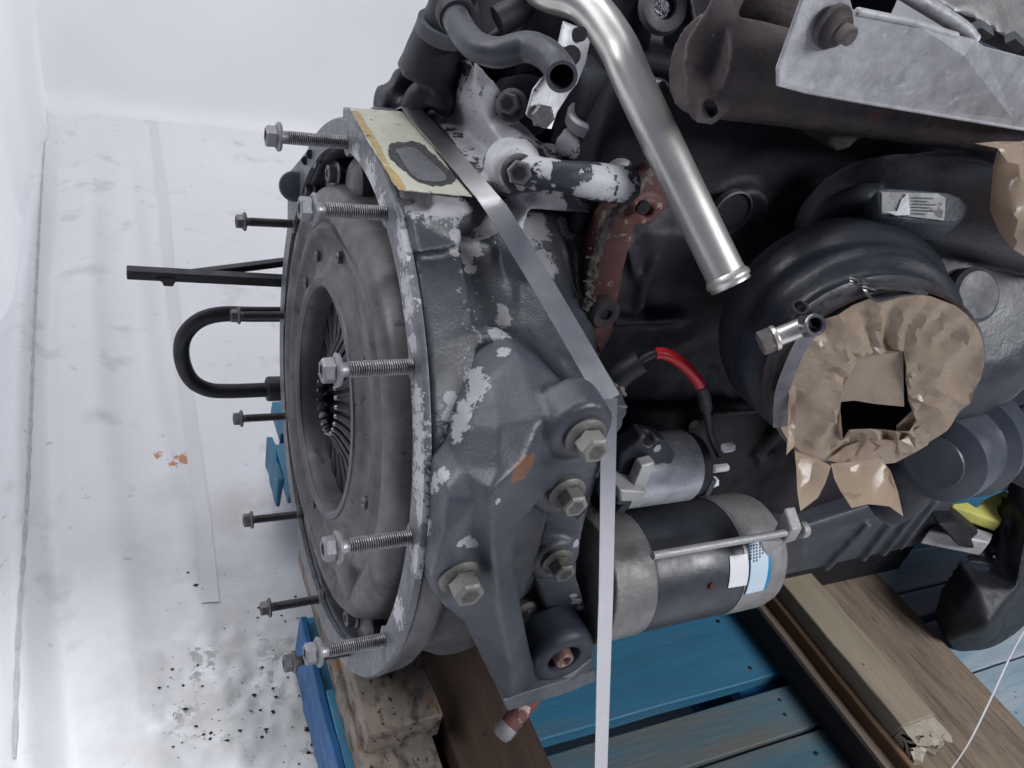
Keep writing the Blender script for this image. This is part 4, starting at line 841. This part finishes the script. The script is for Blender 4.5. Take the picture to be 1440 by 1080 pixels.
# labels wrapped on the starter
def wrapped(pxs, m, name, rr, parent, label=None, n=14):
    """pxs: top-left, top-right, bottom-right, bottom-left in the picture; wrapped round the motor"""
    def hit(px, py):
        r = ray(px, py); oy = CAM.y-YS; oz = CAM.z-sc.z; a = r.y**2+r.z**2; b = 2*(oy*r.y+oz*r.z); c = oy*oy+oz*oz-(RS+rr)**2
        t = (-b-math.sqrt(max(0, b*b-4*a*c)))/(2*a); p = CAM+r*t; return p.x, math.atan2(p.z-sc.z, YS-p.y)
    H = [hit(*q) for q in pxs]; bm = BM(); G = []
    for j in range(n+1):
        v = j/n; row = []
        for i in range(4):
            u = i/3
            x = (H[0][0]*(1-u)+H[1][0]*u)*(1-v)+(H[3][0]*(1-u)+H[2][0]*u)*v; a = (H[0][1]*(1-u)+H[1][1]*u)*(1-v)+(H[3][1]*(1-u)+H[2][1]*u)*v
            row.append((bm.verts.new((x, YS-(RS+rr)*math.cos(a), sc.z+(RS+rr)*math.sin(a))), bm.verts.new((x, YS-(RS+rr-.0006)*math.cos(a), sc.z+(RS+rr-.0006)*math.sin(a)))))
        G.append(row)
    for j in range(n):
        for i in range(3):
            bm.faces.new((G[j][i][0], G[j][i+1][0], G[j+1][i+1][0], G[j+1][i][0])); bm.faces.new((G[j][i][1], G[j+1][i][1], G[j+1][i+1][1], G[j][i+1][1]))
    return obj(name, bm, m, parent, label, angle=70)
wrapped([(1026, 782), (1058, 778), (1056, 822), (1024, 827)], M_white, 'label', .0012, ST, 'plain white label')
wrapped([(1050, 762), (1082, 755), (1078, 828), (1047, 837)], M_lblue, 'label', .0022, ST, 'pale label with a bright blue border')
wrapped([(1053, 765), (1077, 759), (1073, 830), (1048, 836)], M_lpale, 'label_face', .0029, ST)
for k, (xx, ln) in enumerate(((1072, 13), (1068, 17), (1063.5, 20), (1059.5, 20), (1055.5, 18))):
    yy = 763+(k*.9); 
    for s in range(int(ln//4)+1): wrapped([(xx, yy+s*4.4), (xx+1.9, yy+s*4.4-.4), (xx+1.9, yy+s*4.4+2.6), (xx, yy+s*4.4+3)], M_print, 'print_line', .0034, ST, n=1)
c_ = P(1001, 824, 'Y', YS-RS*.93); bm = BM(); lathe(bm, c_, (c_-Vector((c_.x, YS, sc.z))), [(-.004, .0034), (.0012, .0034), (.0012, 0)], 14); obj('red_plug', bm, mat('dull_red', (.10, .03, .03), rough=.5), ST)

# ---- battery cable with red sleeve
pc = [P(862, 540, 'Y', -.20), P(885, 520, 'Y', -.205), P(922, 497, 'Y', -.21), P(955, 508, 'Y', -.215), P(985, 542, 'Y', -.215), P(993, 575, 'Y', -.215), P(1000, 612, 'Y', -.215), P(1012, 640, 'Y', -.22)]
sp = spline(pc, 8); i0, i1 = 16, 32
bm = BM(); tube(bm, sp, .0038, 14, smooth=0); CBL = obj('battery_cable', bm, M_rubber, ENG, angle=60)
bm = BM(); tube(bm, sp[i0:i1+1], .0052, 18, smooth=0); obj('red_sleeve', bm, M_redp, CBL, angle=60)
bm = BM(); tube(bm, sp[i1:i1+9], .0062, 16, smooth=0); obj('heat_shrink', bm, M_rubber, CBL, angle=60)
bm = BM(); tube(bm, [P(858, 545, 'Y', -.198), P(878, 524, 'Y', -.203), P(902, 508, 'Y', -.207)], .0105, 14, smooth=4); obj('conduit', bm, M_rubber, CBL, angle=60)

# ---- turbocharger
oc = at(1231, 537, .657); na = cdir(.04, -.54, .83)      # the outlet faces down right and towards the viewer
TU = empty('turbocharger', oc+na*-.12, ENG)
bm = BM()
lathe(bm, oc, na, [(-.120, .05), (-.120, .094), (-.105, .103), (-.088, .105), (-.076, .101), (-.070, .097), (-.064, .096), (-.054, .098), (-.044, .0955), (-.036, .088), (-.031, .084), (-.026, .085), (-.018, .0865), (-.012, .083), (.0, .0815)], 96)
cut = BM(); cyl(cut, oc+na*.02, oc-na*.09, .0765, .06, seg=64)
TH = cast('turbine_housing', bm, M_turbo_s, TU, voxel=.0022, smooth=3, rough=.0004, cut=cut)
bm = BM(); vc = P(1350, 400, 'Y', -.13)
va = cdir(.25, -.05, 1)
vc = at(1330, 410, .80)
lathe(bm, vc, va, [(-.08, .09), (-.06, .125), (-.03, .142), (.0, .140), (.025, .122), (.045, .09), (.050, .07), (.050, 0)], 64)
tube(bm, [at(1120, 372, .84), at(1140, 335, .80), at(1165, 308, .77), at(1215, 285, .75), (at(1290, 288, .74)), at(1380, 300, .74), at(1500, 325, .74)], lambda t: .010+.034*min(1, t*1.7), 32)
relief(bm, [(1240, 300, -.215), (1330, 290, -.22), (1440, 300, -.215), (1450, 420, -.20), (1380, 400, -.21), (1300, 370, -.22)], ext=(0, .08, 0))
tube(bm, [P(1138, 335, 'Y', -.15), P(1165, 300, 'Y', -.17), P(1200, 280, 'Y', -.19), P(1240, 275, 'Y', -.2)], .012, 14)
tube(bm, [P(1290, 470, 'Y', -.2), P(1330, 420, 'Y', -.2), P(1410, 380, 'Y', -.2), P(1450, 370, 'Y', -.2)], .02, 14)
CH = cast('compressor_housing', bm, M_turbo, TU, voxel=.003, smooth=4, rough=.0007)
c = P(1368, 415, 'Y', -.255)
bm = BM(); lathe(bm, at(1368, 415, .74), va, [(-.02, .026), (.004, .026), (.007, .022), (.007, 0)], 40); obj('boss', bm, M_dark2, TU)
# raised pad with type plate
pn = cdir(.0, .35, 1); dpl = .668
bm = BM(); prism(bm, [at(x, y, dpl) for x, y in ((1233, 266), (1250, 264), (1332, 270), (1350, 277), (1362, 290), (1358, 305), (1345, 314), (1280, 312), (1238, 304))], -pn*.03); obj('pad', bm, M_turbo, TU, bev=.002)
bm = BM(); prism(bm, [at(x, y, dpl-.002) for x, y in ((1240, 270), (1318, 272), (1330, 278), (1328, 310), (1240, 300))], -pn*.001); TP = obj('type_plate', bm, mat('grey_type_plate', (.28, .28, .28), (.2, .2, .2), rough=.4, metal=.3, nscale=50, specks=[((.08, .08, .09), 90, .62)]), TU)
bm = BM(); prism(bm, [at(x, y, dpl-.0035) for x, y in ((1240, 298), (1262, 297), (1268, 280), (1277, 272), (1280, 302), (1260, 303), (1250, 299))], -pn*.0006); obj('paint_remnant', bm, M_plate, TP)
for k in range(6):
    bm = BM(); y = 277+k*4.4; prism(bm, [at(x, yy, dpl-.0034) for x, yy in ((1284, y), (1284+(30, 22, 34, 26, 31, 18)[k], y+1.4), (1284+(30, 22, 34, 26, 31, 18)[k], y+2.6), (1284, y+1.2))], -pn*.0004); obj('print_line', bm, M_print, TP)
# clamp band on the outlet
a_, u_, v_ = frame(na)
bm = BM(); ringlathe(bm, oc-na*.007, na, [(-.013, .0835), (-.014, .087), (-.010, .0858), (.004, .0858), (.0085, .0872), (.0075, .0835)], 96); CLB = obj('clamp_band', bm, M_clamp, TU, angle=40)
def offc(px, py, r, ax):                                # point on the outlet cylinder, towards pixel
    q = at(px, py, .62)-oc; q -= na*q.dot(na); return oc+q.normalized()*r+na*ax
# T-bolt
b0 = at(1070, 483, .622); b1 = at(1138, 456, .618)
bm = BM(); cyl(bm, b0+(b1-b0)*.25, b1, .0075, seg=24, bev=.001); TBT = obj('clamp_barrel', bm, M_chrome, TU)
bm = BM(); cyl(bm, b0+(b1-b0)*.24, b0+(b1-b0)*.34, .0102, seg=20, bev=.001); obj('barrel_collar', bm, M_chrome, TBT)
bm = BM(); cyl(bm, b0-(b1-b0)*.02, b0+(b1-b0)*.24, .0098, seg=6, bev=.0012); obj('clamp_nut', bm, M_rust, TBT, angle=25)
bm = BM(); cc = at(1138, 458, .612); ringlathe(bm, cc, cdir(.1, .0, 1), [(-.011, .0058), (-.011, .0086), (.010, .0086), (.011, .0076), (.010, .0058)], 28); obj('trunnion', bm, M_clamp, TBT, angle=40)
bm = BM(); cyl(bm, cc-cdir(.1, 0, 1)*.008, cc-cdir(.1, 0, 1)*.007, .0052, seg=20); obj('hole', bm, M_black, TBT)
bm = BM(); ringlathe(bm, at(1122, 436, .632), cdir(.1, .5, 1), [(-.005, .005), (-.005, .0068), (.005, .0068), (.005, .005)], 28); obj('trunnion', bm, M_clamp, TBT, angle=40)
def ribbon(path, nrm, w, th, m, name, parent, closed=False, **k):
    Pp = spline(path, 8); bm = BM(); L = []
    for i, p in enumerate(Pp):
        t = (Pp[min(i+1, len(Pp)-1)]-Pp[max(i-1, 0)]).normalized(); n = nrm(p) if callable(nrm) else Vector(nrm); s = n.cross(t).normalized()*w/2; n = t.cross(s).normalized()*th/2
        L.append([bm.verts.new(p+s*a+n*b) for a, b in ((-1, -1), (1, -1), (1, 1), (-1, 1))])
    for A, B in zip(L, L[1:]):
        for j in range(4): bm.faces.new((A[j], A[(j+1) % 4], B[(j+1) % 4], B[j]))
    bm.faces.new(L[0]); bm.faces.new(L[-1][::-1]); return obj(name, bm, m, parent, angle=50, **k)
rad = lambda p: (p-oc-na*(p-oc).dot(na)).normalized()
def bandpt(px, py, r, ax=-.007): return offc(px, py, r, ax)
def nacross(p): return rad(p)
ribbon([at(1097, 600, .662), at(1099, 555, .648), at(1112, 515, .634), at(1129, 480, .620), at(1146, 460, .607)], nacross, .0012, .012, M_clamp, 'clamp_strap', TU)
for (pa, pb) in ((((1292, 405), (1255, 398), (1225, 396), (1206, 392), (1205, 401), (1225, 405)), 0), (((1300, 412), (1262, 405), (1228, 403), (1222, 412), (1230, 421), (1262, 414), (1300, 410)), 1)):
    ribbon([at(x, y, .612 if pb == 0 else .596) for x, y in pa], cdir(.2, 1, .4), .011, .0012, M_clamp, 'clamp_loop', TU)
# torn brown tape over the outlet
TPC = empty('tape_cover', oc, None, 'crumpled brown packing tape torn open over the round turbo outlet', 'tape')
random.seed(21)
def lp(x, y, h=0): # local picture point on outlet plane lifted by h
    r = ray(x, y); t = (oc-CAM).dot(na)/r.dot(na); return CAM+r*t+na*h
def crumple(name, outer, hole=None, dens=9, h0=.002, amp=.004, tilt=None, label=None, parent=TPC, dfun=None, m=M_tape, radial=False):
    pts = [Vector(p) for p in outer]; faces = [list(range(len(pts)))]
    if hole: s = len(pts); pts += [Vector(p) for p in hole]; faces.append(list(range(s, len(pts))))
    xs_ = [p[0] for p in outer]; ys_ = [p[1] for p in outer]; x = min(xs_)
    while x < max(xs_):
        y = min(ys_)
        while y < max(ys_): pts.append(Vector((x+random.uniform(-.4, .4)*dens, y+random.uniform(-.4, .4)*dens))); y += dens
        x += dens
    R = delaunay_2d_cdt(pts, [], faces, 2, 1e-4)
    bm = BM(); V = []
    for c in R[0]:
        if radial:
            an = math.atan2(c.y-545, c.x-1235); rr_ = math.hypot(c.x-1235, c.y-545)
            n = 1.5*(1-2*abs(mnoise.noise(Vector((an*3.1, rr_*.012, 2)))))-1+.5*abs(mnoise.noise(Vector((c.x*.06, c.y*.05, 5))))+random.uniform(-.12, .12)
        else: n = mnoise.noise(Vector((c.x*.03, c.y*.03, 2)))+.8*abs(mnoise.noise(Vector((c.x*.075, c.y*.06, 5))))+random.uniform(-.15, .15)
        h = h0+amp*n+(tilt(c.x, c.y) if tilt else 0)
        V.append(bm.verts.new(dfun(c.x, c.y, h) if dfun else lp(c.x, c.y, h)))
    for f in R[2]: bm.faces.new([V[i] for i in f])
    geom = bmesh.ops.solidify(bm, geom=bm.faces[:], thickness=.0004)
    return obj(name, bm, m, parent, label, angle=33)
import math as _m
ell = []
for k in range(44):
    t = 2*_m.pi*k/44; q = oc+(u_*_m.cos(t)+v_*_m.sin(t))*.0840
    c = q-CAM; ell.append((720+FPX*c.dot(e0)/c.dot(e2), 540+FPX*c.dot(e1)/c.dot(e2)))
hole = [(1202, 498), (1225, 493), (1267, 490), (1270, 520), (1275, 560), (1284, 585), (1272, 598), (1255, 598), (1220, 596), (1190, 598), (1180, 610), (1178, 570), (1180, 540), (1190, 525)]
crumple('tape_sheet', ell, hole, 7, .0065, .0042, radial=True)
crumple('inner_flap', [(1200, 488), (1268, 486), (1270, 570), (1230, 566), (1200, 562), (1180, 564), (1180, 536)], None, 16, .0015, .0015)
crumple('inner_strip', [(1268, 480), (1290, 470), (1308, 545), (1285, 575), (1276, 560), (1270, 530)], None, 12, .004, .002)
crumple('inner_fold', [(1260, 598), (1300, 560), (1308, 545), (1295, 590), (1285, 610), (1262, 612)], None, 10, .0, .003)
dn = Vector((0, -.15, -1)).normalized()
def hang(x, y, h):
    return at(x, y, .675-.00020*(y-640))-cdir(0, 0, 1)*0+cdir(0, 0, 1)*h*.8
crumple('hanging_tail', [(1118, 632), (1150, 645), (1168, 655), (1160, 680), (1150, 700), (1124, 718), (1119, 690), (1117, 660)], None, 12, .0, .006, dfun=hang)
crumple('hanging_tail', [(1168, 652), (1238, 645), (1252, 662), (1262, 690), (1269, 726), (1250, 712), (1218, 708), (1196, 714), (1180, 690), (1172, 672)], None, 12, .0, .006, dfun=hang)
crumple('side_strip', [(1113, 523), (1119, 528), (1120, 560), (1119, 600), (1118, 628), (1106, 640), (1109, 600), (1110, 560), (1105, 543), (1112, 540)], None, 9, .0, .004, dfun=lambda x, y, h: at(x, y, .648)+cdir(0, 0, 1)*h)
crumple('bottom_lip', [(1160, 640), (1185, 622), (1215, 612), (1262, 612), (1292, 590), (1320, 575), (1300, 620), (1255, 645), (1200, 652)], None, 11, .006, .005)
bm = BM(); cyl(bm, oc-na*.085, oc-na*.080, .068, seg=48); obj('outlet_bore', bm, M_black, TU)
# second taped port at the right edge
TP2 = empty('tape_cover', at(1425, 270, .66), None, 'brown tape bundle wrapped on the port at the right edge', 'tape')
def bulge(x, y, h):
    d = math.hypot((x-1440)/62, (y-275)/95); return at(x, y, .70-.06*math.sqrt(max(0, 1-min(1, d*d))))+cdir(0, 0, 1)*h
crumple('wrap', [(1400, 210), (1418, 203), (1440, 198), (1500, 200), (1500, 350), (1440, 360), (1420, 352), (1404, 330), (1392, 295), (1390, 262), (1394, 235)], None, 13, 0, .006, parent=TP2, dfun=bulge)
crumple('flap', [(1368, 203), (1400, 199), (1436, 199), (1440, 232), (1416, 228), (1400, 210)], None, 11, 0, .004, parent=TP2, dfun=lambda x, y, h: at(x, y, .635)+cdir(0, 0, 1)*h)
# ---- filter / actuator body at lower right
fa = cdir(-.80, -.30, .62); fc = at(1345, 625, .84); bm = BM()
lathe(bm, fc, fa, [(-.075, .040), (-.050, .052), (-.022, .054), (-.020, .060), (-.004, .061), (.000, .055), (.004, .050), (.030, .050), (.045, .047), (.052, .036), (.054, .030), (.056, .029), (.057, 0)], 72)
obj('actuator_can', bm, mat('slate_can', (.075, .085, .11), (.04, .048, .065), rough=.42, nscale=18, bump=.2, bscale=150, patches=[(at(1408, 640, .9)-fa*.03, .03), (at(1395, 600, .9)-fa*.03, .022)], pcol=(.45, .46, .48), pamp=.7, pnoise=40), ENG, angle=30)
bm = BM(); tube(bm, [at(1290, 620, .86), at(1280, 660, .86), at(1270, 690, .88), at(1240, 710, .9)], .028, 16); obj('oil_drain_elbow', bm, M_dark2, ENG, angle=60)
for a, b, r in (((1400, 590), (1470, 570), .008), ((1410, 610), (1470, 600), .014), ((1420, 650), (1480, 680), .02)):
    bm = BM(); tube(bm, [at(*a, .95), at(*b, .93)], r, 12, smooth=0); obj('pipe', bm, M_dark2, ENG)
# ---- black mount arm and hose at far right
bm = BM()
relief(bm, [(1318, 738, -.20), (1345, 735, -.20), (1400, 758, -.2), (1412, 742, -.2), (1422, 700, -.19), (1445, 668, -.18), (1500, 640, -.18), (1500, 830, -.25), (1440, 905, -.27), (1405, 930, -.28), (1372, 936, -.28), (1345, 925, -.28), (1333, 900, -.28), (1345, 860, -.27), (1372, 820, -.26), (1395, 800, -.24), (1408, 778, -.23), (1385, 780, -.22), (1350, 772, -.22)],
       inner=[(1390, 880, -.31), (1430, 830, -.29), (1445, 740, -.24)], ext=(.02, .05, 0))
cast('mount_arm', bm, M_rubber, ENG, voxel=.004, smooth=22, rough=.0008)
yb = empty('foam_block', P(1390, 740, 'Z', ZP), None, 'pale block with yellow foam top behind the black arm', 'foam block')
bm = BM(); fp = [P(x, y, 'Z', -.16) for x, y in ((1338, 708), (1360, 705), (1372, 713), (1388, 700), (1414, 688), (1424, 697), (1408, 735), (1340, 712))]
prism(bm, fp, (0, 0, -.02)); obj('foam_top', bm, M_yellow, yb, bev=.003)
bm = BM(); prism(bm, [p+Vector((.0, .0, -.0205)) for p in [P(x, y, 'Z', -.16) for x, y in ((1336, 714), (1408, 737), (1402, 750), (1316, 732))]], (0, 0, -.03)); obj('foam_body', bm, M_shield, yb, bev=.003)

# ---- loose black parts behind the clutch
YH = .32
def hp(x, y, Y=YH): return P(x, y, 'Y', Y)
bm = BM(); tube(bm, [hp(420, 442), hp(360, 442), hp(310, 442), hp(278, 452), hp(258, 475), hp(256, 505), hp(268, 533), hp(290, 547), hp(320, 550), hp(378, 548)], .0108, 20, smooth=8); UH = obj('looped_hose', bm, M_rubber, ENG, angle=60)
bm = BM(); a, b = hp(374, 547), hp(415, 546); cyl(bm, a, b, .019, seg=28, bev=.004); obj('hose_coupling', bm, M_rubber, UH)
def flatbar(a, b, h, d, nm, par):
    bm = BM(); a = Vector(a); b = Vector(b); t = (b-a).normalized(); s = Vector((0, 1, 0)); n = t.cross(s).normalized(); s = n.cross(t)
    vs = [[bm.verts.new(p+n*x*h/2+s*y*d/2) for x, y in ((-1, -1), (1, -1), (1, 1), (-1, 1))] for p in (a, b)]
    bm.faces.new(vs[0]); bm.faces.new(vs[1][::-1])
    for j in range(4): bm.faces.new((vs[0][j], vs[0][(j+1) % 4], vs[1][(j+1) % 4], vs[1][j]))
    return obj(nm, bm, M_rubber, par, bev=.0015)
rod = flatbar(hp(178, 383), hp(420, 396), .0130, .016, 'release_lever', ENG)
flatbar(hp(262, 386, .34), hp(420, 366, .34), .0095, .012, 'lever_stay', ENG)
bm = BM(); prism(bm, [hp(x, y, .31) for x, y in ((218, 392), (244, 392), (247, 396), (243, 403), (230, 402), (228, 397))], (0, .012, 0)); obj('lever_clip', bm, M_rubber, rod)

# ---- straps
B0 = P(857, 562, 'Y', -.278); A0 = ontop(582, 157, .006); A1 = ontop(600, 176, .002)
bot = at(845, 1080, .76); dirn = (bot-B0); tz = (ZP-.01-B0.z)/dirn.z; end = B0+dirn*tz
st = empty('steel_strap', end, None, 'pale flat steel strap tied over the bell housing corner', 'strap')
def straight(path, wv, w, th, nm, m, par):
    bm = BM(); L = []
    for i, p in enumerate(path):
        t = (path[min(i+1, len(path)-1)]-path[max(i-1, 0)]).normalized(); wd = Vector(wv[i]) if isinstance(wv, list) else Vector(wv); s = (wd-t*wd.dot(t)).normalized()*w/2; n = t.cross(s).normalized()*th/2
        L.append([bm.verts.new(p+s*a+n*b) for a, b in ((-1, -1), (1, -1), (1, 1), (-1, 1))])
    for A, B in zip(L, L[1:]):
        for j in range(4): bm.faces.new((A[j], A[(j+1) % 4], B[(j+1) % 4], B[j]))
    bm.faces.new(L[0]); bm.faces.new(L[-1][::-1]); return obj(nm, bm, m, par, angle=50)
back = A0+Vector((-.03, .20, -.10))
mid = []
T0 = ontop(688, 277, .004)
nb = 16
for i in range(nb+1):
    f = i/nb; q = T0.lerp(B0, f); q.z += .0015*math.sin(math.pi*f); mid.append(q)
straight([back, A0+Vector((0, .01, 0)), A0, A0.lerp(T0, .5), T0+Vector((-.0015, .003, 0))]+mid[1:], (1, -.12, 0.1), .0195, .0007, 'slanting_run', M_strap, st)
straight([B0+Vector((0, .0005, .0006)), B0+Vector((0, -.0012, -.003)), B0.lerp(end, .3)+Vector((.001, 0, 0)), B0.lerp(end, .65), end], (1, .25, .0), .0172, .0007, 'hanging_run', M_strap, st)
# thin white cord lower right
pth = [at(1450, 870, .80), at(1422, 920, .82), at(1392, 985, .84), at(1362, 1045, .86), at(1335, 1085, .88), at(1300, 1130, .9)]
o = ribbon(pth, cdir(.6, 0, 1), .0045, .0006, M_wstrap, 'cord', None); tag(o, 'thin white plastic binding tape at the lower right corner', 'cord')
